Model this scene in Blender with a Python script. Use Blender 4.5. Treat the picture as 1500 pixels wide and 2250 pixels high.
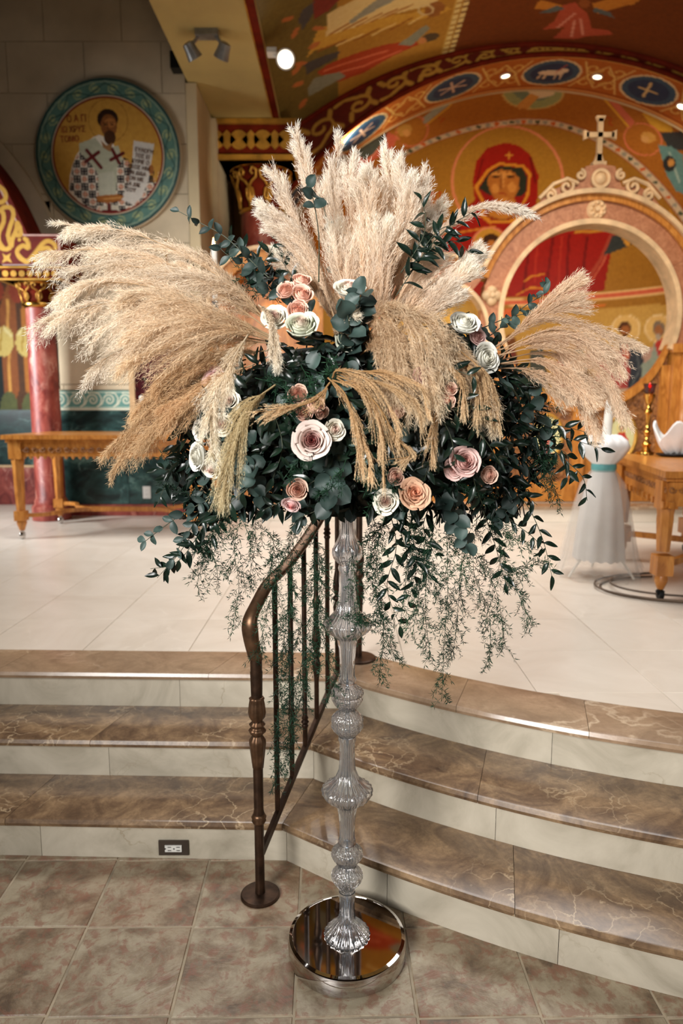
import bpy, bmesh, math, random
import numpy as np
from mathutils import Vector, Matrix, Euler
for o in list(bpy.data.objects): bpy.data.objects.remove(o)
sc = bpy.context.scene
COL = sc.collection
RNG = np.random.default_rng(7)
random.seed(7)
PI = math.pi
# ------------------------------------------------------------------ camera
FPX, CH, YH = 1549.0, 1.48, 900.5          # focal length in px of the 1500x2250 frame, eye height, horizon row
TAU = math.atan((1125 - YH) / FPX)
cam = bpy.data.cameras.new('camera')
cam.sensor_fit = 'VERTICAL'; cam.sensor_height = 36.0; cam.lens = FPX / 2250 * 36.0
cam.dof.use_dof = True; cam.dof.focus_distance = 1.72; cam.dof.aperture_fstop = 2.9
cam.clip_start = 0.05
camo = bpy.data.objects.new('camera', cam); COL.objects.link(camo)
camo.location = (0, 0, CH); camo.rotation_euler = (PI/2 - TAU, 0, 0)
sc.camera = camo
# ------------------------------------------------------------------ colour management, world
sc.view_settings.view_transform = 'Standard'; sc.view_settings.look = 'None'
sc.view_settings.gamma = 1.0; sc.view_settings.use_curve_mapping = False
sc.view_settings.exposure = 0.0
w = bpy.data.worlds.new('world'); sc.world = w; w.use_nodes = True
bgn = w.node_tree.nodes['Background']; bgn.inputs[0].default_value = (0.80, 0.88, 1.0, 1); bgn.inputs[1].default_value = 0.25
sc.cycles.use_denoising = True
sc.cycles.max_bounces = 8; sc.cycles.diffuse_bounces = 3; sc.cycles.glossy_bounces = 4; sc.cycles.transmission_bounces = 8; sc.cycles.transparent_max_bounces = 8
sc.cycles.caustics_reflective = False; sc.cycles.caustics_refractive = False
def area(name, loc, target, sx, sy, power, col, spread=180):
    l = bpy.data.lights.new(name, 'AREA'); l.shape = 'RECTANGLE'; l.size = sx; l.size_y = sy
    l.energy = power; l.color = col; l.spread = math.radians(spread)
    o = bpy.data.objects.new(name, l); COL.objects.link(o); o.location = loc
    o.rotation_euler = (Vector(target) - Vector(loc)).to_track_quat('-Z', 'Y').to_euler()
    return o
def spot(name, loc, target, power, col, ang=70, blend=.6, rad=.05):
    l = bpy.data.lights.new(name, 'SPOT'); l.energy = power; l.color = col
    l.spot_size = math.radians(ang); l.spot_blend = blend; l.shadow_soft_size = rad
    o = bpy.data.objects.new(name, l); COL.objects.link(o); o.location = loc
    o.rotation_euler = (Vector(target) - Vector(loc)).to_track_quat('-Z', 'Y').to_euler()
    return o
# unseen fill added behind the camera for the bouquet, daylight over the platform, warm church lamps
area('bouquet_fill', (-2.3, -2.2, 2.9), (0.1, 1.75, 1.75), 1.8, 1.8, 66, (1.0, .98, .95), 58)
area('bouquet_fill_right', (3.0, -1.6, 2.6), (0.2, 1.8, 1.5), 1.4, 1.6, 12, (1.0, .98, .95), 90)  # weaker added fill on the bouquet from the right
area('platform_light', (0.4, 4.6, 4.25), (0.4, 4.9, 0.45), 4.4, 1.6, 125, (1.0, .975, .95), 140)
area('left_bay_light', (-4.6, 5.0, 2.3), (-1.9, 6.9, 1.4), .9, 1.3, 60, (.93, .97, 1.0), 100)
for i, x in enumerate((0.6, 2.3, 4.0)):
    spot('apse_spot', (x, 8.7, 4.75), (2.3 + (x-2.3)*.6, 11.6, 3.0), 150, (1.0, .80, .54), 115, 1.0, .12)
spot('icon_screen_spot', (2.2, 3.9, 5.0), (2.2, 6.7, 1.9), 240, (1.0, .86, .66), 85, 1.0, .15)
spot('vault_wash', (1.6, 5.9, 3.9), (1.2, 8.4, 5.2), 55, (1.0, .80, .54), 120, 1.0, .2)
spot('column_spot', (.1, 6.2, 3.0), (-.9, 8.0, 3.9), 95, (1.0, .88, .66), 42, .9, .08)  # added spot to brighten the capital, with no fixture of its own

# ------------------------------------------------------------------ pixel -> point measuring helpers
ct, st = math.cos(TAU), math.sin(TAU)
def ray(x, y):
    dx = (x-750)/FPX; dy = (y-1125)/FPX
    return dx, ct - dy*st, -st - dy*ct
def at(x, y, D):
    a, b, c = ray(x, y); t = D/b
    return np.array((t*a, D, CH + t*c))
def onz(x, y, z):
    a, b, c = ray(x, y); t = (z-CH)/c
    return np.array((t*a, t*b, z))
# ------------------------------------------------------------------ materials
def lin(c):
    return tuple((v/12.92 if v <= .04045 else ((v+.055)/1.055)**2.4) for v in (np.array(c[:3])/255.0 if max(c[:3]) > 1 else c[:3]))
MATS = {}
class NT:
    def __init__(s, name):
        s.m = bpy.data.materials.new(name); s.m.use_nodes = True; s.t = s.m.node_tree; s.n = s.t.nodes
        s.b = s.n['Principled BSDF']
    def new(s, typ, **kw):
        n = s.n.new(typ)
        for k, v in kw.items():
            if k in n.inputs.keys(): n.inputs[k].default_value = v
            else: setattr(n, k, v)
        return n
    def link(s, a, b): s.t.links.new(a, b)
    def coords(s, kind='world', rnd=False):
        if kind == 'world': o = s.new('ShaderNodeNewGeometry').outputs['Position']
        else: o = s.new('ShaderNodeTexCoord').outputs['Object']
        if rnd:
            oi = s.new('ShaderNodeObjectInfo'); v = s.new('ShaderNodeVectorMath', operation='SCALE')
            cb = s.new('ShaderNodeCombineXYZ')
            s.link(oi.outputs['Random'], cb.inputs[0]); s.link(oi.outputs['Random'], cb.inputs[1])
            s.link(cb.outputs[0], v.inputs[0]); v.inputs['Scale'].default_value = 37.0
            a = s.new('ShaderNodeVectorMath', operation='ADD'); s.link(o, a.inputs[0]); s.link(v.outputs[0], a.inputs[1]); o = a.outputs[0]
        return o
    def noise(s, co, scale, detail=4, rough=.55, dist=0):
        n = s.new('ShaderNodeTexNoise'); n.inputs['Scale'].default_value = scale; n.inputs['Detail'].default_value = detail
        n.inputs['Roughness'].default_value = rough; n.inputs['Distortion'].default_value = dist
        s.link(co, n.inputs['Vector']); return n.outputs['Fac']
    def ramp(s, f, stops):
        r = s.new('ShaderNodeValToRGB'); e = r.color_ramp.elements
        while len(e) < len(stops): e.new(.5)
        for k, (p, c) in enumerate(stops): e[k].position = p; e[k].color = (*lin(c), 1)
        s.link(f, r.inputs[0]); return r.outputs[0]
    def mix(s, f, a, b, mode='MIX'):
        m = s.new('ShaderNodeMix', data_type='RGBA', blend_type=mode)
        if isinstance(f, (int, float)): m.inputs[0].default_value = f
        else: s.link(f, m.inputs[0])
        for v, i in ((a, 6), (b, 7)):
            if isinstance(v, tuple): m.inputs[i].default_value = (*lin(v), 1)
            else: s.link(v, m.inputs[i])
        return m.outputs[2]
    def bump(s, f, strength=.3, dist=.01):
        b = s.new('ShaderNodeBump'); b.inputs['Strength'].default_value = strength; b.inputs['Distance'].default_value = dist
        s.link(f, b.inputs['Height']); s.link(b.outputs[0], s.b.inputs['Normal'])
    def base(s, c):
        if isinstance(c, tuple): s.b.inputs['Base Color'].default_value = (*lin(c), 1)
        else: s.link(c, s.b.inputs['Base Color'])
    def set(s, **k):
        for a, v in k.items(): s.b.inputs[a.replace('_', ' ')].default_value = v
        return s
def simple(name, c, rough=.5, metal=0, var=.12, scale=8, bump=0, bscale=40, spec=.35, **k):
    s = NT(name); co = s.coords()
    n = s.noise(co, scale)
    d = tuple(max(0, v*(1-var*1.6)) for v in c); l = tuple(min(255, v*(1+var)) for v in c)
    s.base(s.ramp(n, [(.3, d), (.7, l)])); s.set(Roughness=rough, Metallic=metal, **k); s.b.inputs['Specular IOR Level'].default_value = spec
    if bump: s.bump(s.noise(co, bscale, 3), bump, .004)
    MATS[name] = s.m; return s.m
# flat paint: colours sit in a colour attribute on the painted surface
def painted(name, rough=.45, spec=.4):
    s = NT(name); a = s.new('ShaderNodeVertexColor'); a.layer_name = 'Col'
    n = s.noise(s.coords(), 22, 4); s.base(s.mix(.22, a.outputs['Color'], s.ramp(n, [(.3, (110, 95, 75)), (.7, (255, 240, 215))]), 'SOFT_LIGHT'))
    s.set(Roughness=rough); s.b.inputs['Specular IOR Level'].default_value = spec
    MATS[name] = s.m; return s.m
painted('fresco', .6, .25); painted('panel_paint', .35, .5)
def m_tile():
    s = NT('floor_tile'); co = s.coords('world', True)
    a = s.noise(co, 7, 8, .68, .3); b = s.noise(co, 26, 6, .7, .6); c = s.noise(co, 2.6, 3)
    col = s.ramp(a, [(.34, (94, 76, 58)), (.44, (130, 111, 88)), (.55, (160, 146, 122)), (.70, (176, 164, 140))])
    col = s.mix(s.ramp(b, [(.50, (0, 0, 0)), (.60, (210, 210, 210))]), col, (134, 88, 68))
    col = s.mix(s.ramp(c, [(.52, (0, 0, 0)), (.72, (130, 130, 130))]), col, (168, 112, 76))
    s.base(col); s.set(Roughness=.42); s.bump(s.noise(co, 5, 6, .6, 1.5), .35, .012); MATS['floor_tile'] = s.m
m_tile()
def m_marble(name, cols, vein, rough=.16, sc1=3.0, veinscale=5.0, rnd=True, stretch=None, vw=.045):
    s = NT(name); co = s.coords('world', rnd)
    if stretch:
        m = s.new('ShaderNodeVectorMath', operation='MULTIPLY'); s.link(co, m.inputs[0]); m.inputs[1].default_value = stretch; co = m.outputs[0]
    n = s.noise(co, sc1, 8, .62, 1.6); n2 = s.noise(co, sc1*4, 6, .6, .8)
    k = len(cols); col = s.ramp(n, [(.28+.44*i/(k-1), c) for i, c in enumerate(cols)])
    col = s.mix(s.ramp(n2, [(.35, (60, 60, 60)), (.7, (0, 0, 0))]), col, cols[0])
    # veins: edges of distorted cells, broken up by a second noise
    dn = s.new('ShaderNodeTexNoise'); dn.inputs['Scale'].default_value = 6; dn.inputs['Detail'].default_value = 6; s.link(co, dn.inputs['Vector'])
    ad = s.new('ShaderNodeVectorMath', operation='MULTIPLY_ADD'); s.link(dn.outputs['Color'], ad.inputs[0]); ad.inputs[1].default_value = (.35, .35, .35); s.link(co, ad.inputs[2])
    v = s.new('ShaderNodeTexVoronoi', feature='DISTANCE_TO_EDGE'); v.inputs['Scale'].default_value = veinscale; s.link(ad.outputs[0], v.inputs['Vector'])
    vf = s.ramp(v.outputs['Distance'], [(0, (255, 255, 255)), (vw, (0, 0, 0))])
    br = s.ramp(s.noise(co, 2.2, 4), [(.48, (0, 0, 0)), (.66, (235, 235, 235))])
    mm = s.mix(1.0, vf, br, 'MULTIPLY')
    if rough < .3:
        col = s.mix(s.ramp(s.noise(co, sc1*11, 8, .72, .5), [(.40, (150, 150, 150)), (.56, (0, 0, 0))]), col, cols[0])
    s.base(s.mix(mm, col, vein)); s.set(Roughness=rough); MATS[name] = s.m
m_marble('tread_marble', [(76, 59, 46), (110, 87, 66), (144, 117, 88), (168, 139, 106)], (196, 172, 138), .2, 5.5, 7.0, vw=.03)
m_marble('border_marble', [(128, 104, 82), (156, 130, 104), (180, 152, 124)], (210, 188, 160), .24, 4.0, 3.5)
m_marble('riser_marble', [(154, 145, 127), (184, 175, 157), (202, 193, 175)], (150, 136, 112), .35, 3.0, 3.0, vw=.012)
m_marble('platform_stone', [(212, 200, 184), (224, 213, 198), (232, 222, 208)], (236, 226, 212), .30, 1.5, 2.0, vw=.02)
m_marble('green_marble', [(14, 26, 26), (26, 46, 44), (48, 78, 74), (92, 122, 112)], (120, 150, 140), .28, 2.6, 2.4, stretch=(1, 1, 1.6), vw=.03)
m_marble('red_marble', [(70, 22, 20), (120, 44, 38), (156, 74, 62), (196, 130, 112)], (214, 168, 150), .42, 3.4, 3.5, stretch=(1.4, 1.4, .7), vw=.03)
m_marble('granite_pink', [(140, 84, 54), (168, 108, 72), (190, 132, 94)], (200, 150, 112), .5, 14, 16, vw=.05)
simple('grout', (166, 152, 130), .8)
simple('platform_grout', (182, 168, 150), .7)
simple('wall_stone', (200, 182, 152), .75, var=.06, scale=2.2, bump=.1, bscale=30)
simple('wall_joint', (150, 134, 112), .9)
simple('plaster_yellow', (190, 168, 108), .8, var=.05, scale=1.5)
simple('plaster_cream', (206, 186, 148), .8, var=.05, scale=1.5)
simple('cream_moulding', (214, 178, 134), .5, var=.08)
simple('red_paint', (104, 32, 16), .8, var=.12, spec=.08)
simple('nave_dark', (96, 74, 54), .8)
simple('gold_paint', (196, 146, 62), .38, metal=.45, var=.12)
simple('gold_metal', (212, 160, 78), .22, metal=1, var=.06)
simple('bronze', (66, 48, 36), .42, metal=.7, var=.2, scale=30)
simple('bronze_light', (100, 74, 54), .38, metal=.75, var=.15, scale=30)
simple('chrome', (205, 200, 196), .04, metal=1, var=.01)
simple('steel_rod', (176, 186, 196), .25, metal=1, var=.05, scale=60)
simple('grey_metal', (150, 150, 148), .4, metal=.6)
simple('black_plastic', (20, 20, 20), .5)
simple('outlet_plate', (72, 62, 54), .35, metal=.5, var=.05)
simple('outlet_white', (214, 212, 206), .4, var=.02)
simple('white_cloth', (226, 224, 222), .85, var=.03, bump=.2, bscale=60)
simple('candle_wax', (236, 232, 222), .5, var=.02)
simple('teal_ribbon', (96, 160, 160), .5)
simple('velvet', (70, 10, 20), .8, var=.3, scale=30)
simple('cable', (96, 80, 66), .6)
simple('dark_green', (16, 24, 18), .9, var=.3)
def m_oak():
    s = NT('oak'); co = s.coords()
    m = s.new('ShaderNodeVectorMath', operation='MULTIPLY'); s.link(co, m.inputs[0]); m.inputs[1].default_value = (5, 5, 1.2)
    n = s.noise(m.outputs[0], 6, 6, .6, .8)
    s.base(s.ramp(n, [(.3, (150, 88, 34)), (.55, (188, 122, 54)), (.75, (208, 146, 74))])); s.set(Roughness=.28); MATS['oak'] = s.m
    s = NT('oak_carved'); co = s.coords()
    n = s.noise(co, 26, 5, .6, 1.2); s.base(s.ramp(n, [(.35, (92, 50, 20)), (.5, (150, 94, 44)), (.7, (186, 128, 70))])); s.set(Roughness=.4); s.bump(n, .9, .02); MATS['oak_carved'] = s.m
m_oak()
def m_glass(name, c, rough=0.0, ior=1.5, bump=False):
    s = NT(name); s.base(c); s.set(Roughness=rough, IOR=ior); s.b.inputs['Transmission Weight'].default_value = 1.0
    s.b.inputs['Transmission Weight'].default_value = .94 if name != 'red_glass' else 1.0
    if bump:
        v = s.new('ShaderNodeTexVoronoi'); v.inputs['Scale'].default_value = 170; s.link(s.coords(), v.inputs['Vector']); s.bump(v.outputs['Distance'], .35, .003)
    MATS[name] = s.m
m_glass('crystal', (250, 252, 255)); m_glass('crystal_cut', (250, 252, 255), .0, 1.5, True); m_glass('red_glass', (150, 10, 14), .05)
def emit(name, c, k):
    s = NT(name); s.base(c); s.b.inputs['Emission Color'].default_value = (*lin(c), 1); s.b.inputs['Emission Strength'].default_value = k; MATS[name] = s.m
emit('lamp_glow', (255, 246, 232), 7); emit('lamp_warm', (255, 226, 180), 9); emit('flame', (255, 200, 140), 14); emit('red_flame', (255, 90, 80), 6)
def m_leaf(name, cols, rough, spec=.5, sub=.1):
    s = NT(name); co = s.coords('world'); oi = s.new('ShaderNodeObjectInfo')
    n = s.noise(co, 9, 3); c1 = s.ramp(n, [(.3, cols[0]), (.5, cols[1]), (.72, cols[2])])
    c2 = s.mix(s.ramp(oi.outputs['Random'], [(0, (0, 0, 0)), (1, (120, 120, 120))]), c1, cols[2])
    s.base(c2); s.set(Roughness=rough); s.b.inputs['Specular IOR Level'].default_value = spec
    MATS[name] = s.m
m_leaf('eucalyptus_green', [(18, 31, 27), (33, 50, 45), (68, 88, 82)], .55)
m_leaf('ruscus_green', [(8, 17, 12), (14, 28, 20), (25, 43, 31)], .3, .45)
m_leaf('fern_green', [(12, 30, 20), (20, 46, 30), (34, 66, 42)], .6, .2)
simple('stem_green', (52, 58, 40), .5)
def m_soft(name, rough=.75, trans=.35):
    s = NT(name); a = s.new('ShaderNodeVertexColor'); a.layer_name = 'Col'
    s.link(a.outputs['Color'], s.b.inputs['Base Color']); s.set(Roughness=rough); s.b.inputs['Specular IOR Level'].default_value = .15
    tr = s.new('ShaderNodeBsdfTranslucent'); s.link(a.outputs['Color'], tr.inputs[0])
    mx = s.new('ShaderNodeMixShader'); mx.inputs[0].default_value = trans
    s.link(s.b.outputs[0], mx.inputs[1]); s.link(tr.outputs[0], mx.inputs[2]); s.link(mx.outputs[0], s.n['Material Output'].inputs[0]); MATS[name] = s.m
m_soft('pampas', .85, .45); m_soft('petal', .6, .25)
def m_tulle():
    s = NT('tulle'); s.base((236, 230, 222)); s.set(Roughness=.9, Alpha=.2); MATS['tulle'] = s.m
m_tulle()
# ------------------------------------------------------------------ mesh building
class MB:
    def __init__(s): s.v = []; s.f = []; s.c = []; s.n = 0
    def add(s, V, F, col=None):
        V = np.asarray(V, float).reshape(-1, 3); s.v.append(V)
        s.f += [tuple(i + s.n for i in f) for f in F]
        if col is not None: s.c.append(np.broadcast_to(np.asarray(col, float), (len(V), 3)))
        s.n += len(V); return s
    def box(s, x0, x1, y0, y1, z0, z1, M=None):
        V = np.array([(x, y, z) for x in (x0, x1) for y in (y0, y1) for z in (z0, z1)], float)
        if M is not None: V = V @ np.array(M.to_3x3()).T + np.array(M.translation)
        return s.add(V, [(0, 1, 3, 2), (4, 6, 7, 5), (0, 4, 5, 1), (2, 3, 7, 6), (0, 2, 6, 4), (1, 5, 7, 3)])
    def lathe(s, prof, n=24, c=(0, 0, 0), flute=0, nf=12, close=True, M=None):
        th = np.linspace(0, 2*PI, n, endpoint=False); V = []
        for p in prof:
            r, z = p[0], p[1]; fl = p[2] if len(p) > 2 else flute
            rr = r*(1 + fl*np.cos(nf*th)); V.append(np.c_[rr*np.cos(th), rr*np.sin(th), np.full(n, z)])
        V = np.concatenate(V)
        if M is not None: V = V @ np.array(M.to_3x3()).T
        V = V + np.array(c); m = len(prof)
        F = [(i*n+j, i*n+(j+1) % n, (i+1)*n+(j+1) % n, (i+1)*n+j) for i in range(m-1) for j in range(n)]
        if close: F += [tuple(range(n))[::-1], tuple((m-1)*n+j for j in range(n))]
        return s.add(V, F)
    def tube(s, pts, r, n=8, cap=True, sq=None):
        P = np.asarray(pts, float); m = len(P); R = np.broadcast_to(np.asarray(r, float), (m,))
        T = np.gradient(P, axis=0); T /= np.linalg.norm(T, axis=1)[:, None]+1e-12
        a = np.array((0, 0, 1.)) if abs(T[0][2]) < .9 else np.array((1., 0, 0)); V = []
        for i in range(m):
            a = a - T[i]*a.dot(T[i]); a /= np.linalg.norm(a)+1e-12; b = np.cross(T[i], a)
            th = np.linspace(0, 2*PI, n, endpoint=False) + (PI/n if n == 4 else 0)
            k = sq or (1, 1)
            V.append(P[i] + R[i]*(k[0]*np.outer(np.cos(th), a) + k[1]*np.outer(np.sin(th), b)))
        F = [(i*n+j, i*n+(j+1) % n, (i+1)*n+(j+1) % n, (i+1)*n+j) for i in range(m-1) for j in range(n)]
        if cap: F += [tuple(range(n))[::-1], tuple((m-1)*n+j for j in range(n))]
        return s.add(np.concatenate(V), F)
    def prism(s, pts, frm, d0, d1):
        """polygon pts (a,b) -> frm(a,b,depth) swept between two depths"""
        n = len(pts); V = [frm(a, b, d0) for a, b in pts] + [frm(a, b, d1) for a, b in pts]
        F = [tuple(range(n))[::-1], tuple(range(n, 2*n))] + [(i, (i+1) % n, n+(i+1) % n, n+i) for i in range(n)]
        return s.add(V, F)
    def band(s, A, B, frm, d0, d1):
        """solid between two equally long polylines A,B (no concave caps)"""
        n = len(A); V = [frm(*p, d0) for p in A]+[frm(*p, d0) for p in B]+[frm(*p, d1) for p in A]+[frm(*p, d1) for p in B]
        F = []
        for i in range(n-1):
            F += [(i, i+1, n+i+1, n+i), (2*n+i, 3*n+i, 3*n+i+1, 2*n+i+1), (i, 2*n+i, 2*n+i+1, i+1), (n+i, n+i+1, 3*n+i+1, 3*n+i)]
        F += [(0, n, 3*n, 2*n), (n-1, 3*n-1, 4*n-1, 2*n-1)]
        return s.add(V, F)
    def grid(s, P, col=None, cu=False):
        """P (nu,nv,3)"""
        nu, nv = P.shape[:2]; F = [(i*nv+j, (i+1)*nv+j, (i+1)*nv+j+1, i*nv+j+1) for i in range(nu-1) for j in range(nv-1)]
        if cu: F += [((nu-1)*nv+j, j, j+1, (nu-1)*nv+j+1) for j in range(nv-1)]
        return s.add(P.reshape(-1, 3), F, None if col is None else col.reshape(-1, 3))
    def mesh(s, name, mat, smooth=False, off=(0, 0, 0)):
        me = bpy.data.meshes.new(name)
        V = np.concatenate(s.v) - np.array(off); me.from_pydata(V.tolist(), [], s.f)
        if s.c:
            C = np.concatenate(s.c); at_ = me.color_attributes.new('Col', 'FLOAT_COLOR', 'POINT')
            at_.data.foreach_set('color', np.c_[C, np.ones(len(C))].astype(np.float32).ravel())
        if smooth: me.shade_smooth() if smooth is True else me.shade_smooth()
        if mat: me.materials.append(MATS[mat])
        me.update(); return me
    def build(s, name, mat, parent=None, smooth=False, sharp=None, loc=None):
        off = WORLD.get(parent.name, (0, 0, 0)) if parent is not None else (loc if loc is not None else (0, 0, 0))
        me = s.mesh(name, mat, smooth, off)
        if sharp: me.set_sharp_from_angle(angle=math.radians(sharp))
        o = bpy.data.objects.new(name, me); COL.objects.link(o)
        if parent is not None: o.parent = parent; WORLD[o.name] = off
        else: o.location = off; WORLD[o.name] = off
        return o
WORLD = {}
def tag(o, label=None, cat=None, group=None, kind=None):
    if label: o['label'] = label
    if cat: o['category'] = cat
    if group: o['group'] = group
    if kind: o['kind'] = kind
    return o
def empty(name, loc, label=None, cat=None, group=None, kind=None):
    o = bpy.data.objects.new(name, None); COL.objects.link(o); o.location = loc; o.empty_display_size = .1
    WORLD[o.name] = tuple(loc); return tag(o, label, cat, group, kind)
def inst(name, me, parent, loc, M=None):
    """an object that shares mesh data; loc in world"""
    o = bpy.data.objects.new(name, me); COL.objects.link(o); off = WORLD[parent.name]; o.parent = parent
    if M is not None:
        M = M.copy(); M.translation = Vector(loc)-Vector(off); o.matrix_basis = M
    else: o.location = Vector(loc)-Vector(off)
    return o
def xz(a, b, d): return (a, d, b)
def xy(a, b, d): return (a, b, d)
def arc(cx, cz, r, a0, a1, n=24):
    t = np.radians(np.linspace(a0, a1, n)); return [(cx+r*math.cos(q), cz+r*math.sin(q)) for q in t]
def spline(P, n=24):
    P = [np.asarray(p, float) for p in P]
    if len(P) == 2: return np.array([P[0]+(P[1]-P[0])*t for t in np.linspace(0, 1, n)])
    Q = [2*P[0]-P[1]]+P+[2*P[-1]-P[-2]]; out = []; m = len(P)-1
    for t in np.linspace(0, m-1e-9, n):
        i = int(t); u = t-i; a, b, c, d = Q[i:i+4]
        out.append(.5*((2*b)+(c-a)*u+(2*a-5*b+4*c-d)*u*u+(3*b-a-3*c+d)*u**3))
    return np.array(out)
# ------------------------------------------------------------------ flat paint on surfaces (albedo only)
class Paint:
    def __init__(s, P, base):
        s.P = np.asarray(P, float); s.C = np.tile(np.array(lin(base)), (len(s.P), 1)); s.map = lambda q: q
    def pts(s, L): return np.array([s.map(p) for p in L], float)
    def _box(s, L, m):
        a = L.min(0)-m; b = L.max(0)+m
        return np.where((s.P[:, 0] > a[0]) & (s.P[:, 0] < b[0]) & (s.P[:, 1] > a[1]) & (s.P[:, 1] < b[1]))[0]
    def poly(s, L, c, k=1.0, raw=False):
        L = np.array(L, float) if raw else s.pts(L); I = s._box(L, 0)
        if not len(I): return
        x, y = s.P[I, 0], s.P[I, 1]; ins = np.zeros(len(I), bool); j = len(L)-1
        for i in range(len(L)):
            xi, yi = L[i]; xj, yj = L[j]
            if yi != yj: ins ^= ((yi > y) != (yj > y)) & (x < (xj-xi)*(y-yi)/(yj-yi)+xi)
            j = i
        I = I[ins]; s.C[I] = s.C[I]*(1-k)+np.array(lin(c))*k
    def stroke(s, L, w, c, raw=False, taper=False):
        L = np.array(L, float) if raw else s.pts(L); I = s._box(L, w)
        if not len(I): return
        p = s.P[I]; d = np.full(len(I), 1e9); n = len(L)-1
        for i in range(n):
            a, b = L[i], L[i+1]; ab = b-a; t = np.clip(((p-a)@ab)/(ab@ab+1e-12), 0, 1)
            ww = 1.0 if not taper else max(.25, 1-abs((i+.5)/n*2-1)**2)
            d = np.minimum(d, np.hypot(*(p-a-t[:, None]*ab).T)/ww)
        k = np.clip((w/2-d)/(w*.18)+.5, 0, 1)[:, None]; s.C[I] = s.C[I]*(1-k)+np.array(lin(c))*k
    def ell(s, cx, cy, rx, ry, c, rot=0, k=1.0, raw=False):
        t = np.linspace(0, 2*PI, 26)[:-1]; q = math.radians(rot)
        L = [(cx+rx*math.cos(a)*math.cos(q)-ry*math.sin(a)*math.sin(q), cy+rx*math.cos(a)*math.sin(q)+ry*math.sin(a)*math.cos(q)) for a in t]
        s.poly(L, c, k, raw)
    def ring(s, cx, cy, rx, ry, w, c, rot=0, raw=False):
        t = np.linspace(0, 2*PI, 33); q = math.radians(rot)
        L = [(cx+rx*math.cos(a)*math.cos(q)-ry*math.sin(a)*math.sin(q), cy+rx*math.cos(a)*math.sin(q)+ry*math.sin(a)*math.cos(q)) for a in t]
        s.stroke(L, w, c, raw)
def spiral(c, r, a0, turns, r1=.18, n=18):
    return [(c[0]+r*(1-(1-r1)*t)*math.cos(a0+turns*2*PI*t), c[1]+r*(1-(1-r1)*t)*math.sin(a0+turns*2*PI*t)) for t in np.linspace(0, 1, n)]
def scroll_band(paint, f, L, h, cell, w, c, leaf=True):
    """running S-scroll along a band; f(s, t) -> chart point, s along (0..L), t across (-1..1)"""
    n = max(1, round(L/cell)); cl = L/n
    for k in range(n):
        sgn = 1 if k % 2 else -1; cx = (k+.5)*cl; r = .34*cl
        sp = spiral((0, 0), 1, -PI/2*sgn, 1.15*sgn)
        pts = [f(cx+p[0]*r, np.clip(sgn*.12+p[1]*.62, -.95, .95)) for p in sp]
        paint.stroke(pts, w, c, True)
        paint.stroke([f(cx-cl*.5, -sgn*.75), f(cx-cl*.28, -sgn*.9), f(cx, -sgn*.62)], w, c, True)
        if leaf:
            for a, b in ((-.38, .6), (-.2, .85), (.36, .55)):
                paint.stroke([f(cx+a*cl*.7, sgn*b*.4), f(cx+a*cl, sgn*b)], w*1.3, c, True)
# ------------------------------------------------------------------ nave floor tiles
YAW = math.radians(-1.0)
TS = .305
grout = MB().box(-2.6, 2.6, .2, 3.2, -.05, -.0022).build('floor', 'grout'); tag(grout, kind='structure')
def slab_mesh(name, w, d, h, mat, bev=.003):
    m = MB(); a, b = w/2, d/2
    V = [(-a, -b, -h), (a, -b, -h), (a, b, -h), (-a, b, -h), (-a, -b, -bev), (a, -b, -bev), (a, b, -bev), (-a, b, -bev),
         (-a+bev, -b+bev, 0), (a-bev, -b+bev, 0), (a-bev, b-bev, 0), (-a+bev, b-bev, 0)]
    m.add(V, [(0, 3, 2, 1), (0, 1, 5, 4), (1, 2, 6, 5), (2, 3, 7, 6), (3, 0, 4, 7), (4, 5, 9, 8), (5, 6, 10, 9), (6, 7, 11, 10), (7, 4, 8, 11), (8, 9, 10, 11)])
    return m.mesh(name, mat)
tile_me = slab_mesh('tile', TS-.005, TS-.005, .012, 'floor_tile')
c0 = onz(887, 2037, 0)                       # a grout crossing read off the photograph
CC = np.array((2.1, 5.2)); R_N = [3.84, 3.59, 3.315, 3.05]     # centre and radii of the curved nosings
def inside_steps(x, y):
    if x < -.2: return y > 2.2
    return math.hypot(x-CC[0], y-CC[1]) < 3.74
for i in range(-9, 9):
    for j in range(-5, 5):
        x = c0[0]+(i+.5)*TS*math.cos(YAW)-(j+.5)*TS*math.sin(YAW)*0; y = c0[1]+(j+.5)*TS
        x += -(y-c0[1])*math.tan(math.radians(1.4))
        if inside_steps(x, y-TS*.7) or y < .3 or abs(x) > 2.3: continue
        if inside_steps(x-.2, y-.15) and inside_steps(x+.15, y-.15): continue
        o = inst('tile', tile_me, grout, (x, y, 0)); o.rotation_euler = (0, 0, math.radians(1.4))
# ------------------------------------------------------------------ steps
RISE, OV, TH = .15, .03, .029
def front(k, off=0.0, n=26, xr=2.6):
    """plan polyline of nosing k (0..3; 3 = back of the border), moved back by off; returns left part, right part"""
    yl = [(-1.14, 2.148), (-1.25, 2.408), (-1.37, 2.683), (-1.5, 2.945)][k]
    R = R_N[k]-off
    sl = -.030
    fy = lambda x: yl[1]+off+(x-yl[0])*sl
    # corner: line meets the arc
    xs = np.linspace(-.6, .5, 400); cy = [CC[1]-math.sqrt(max(R*R-(x-CC[0])**2, 0)) for x in xs]
    xc = next((x for x, y in zip(xs, cy) if y <= fy(x)), 0)
    left = [(x, fy(x)) for x in np.linspace(-2.6, xc, 5)]
    right = [(x, CC[1]-math.sqrt(R*R-(x-CC[0])**2)) for x in np.linspace(xc, xr, n)]
    return left, right
steps = empty('steps', (0, 2.4, 0), kind='structure')
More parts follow.
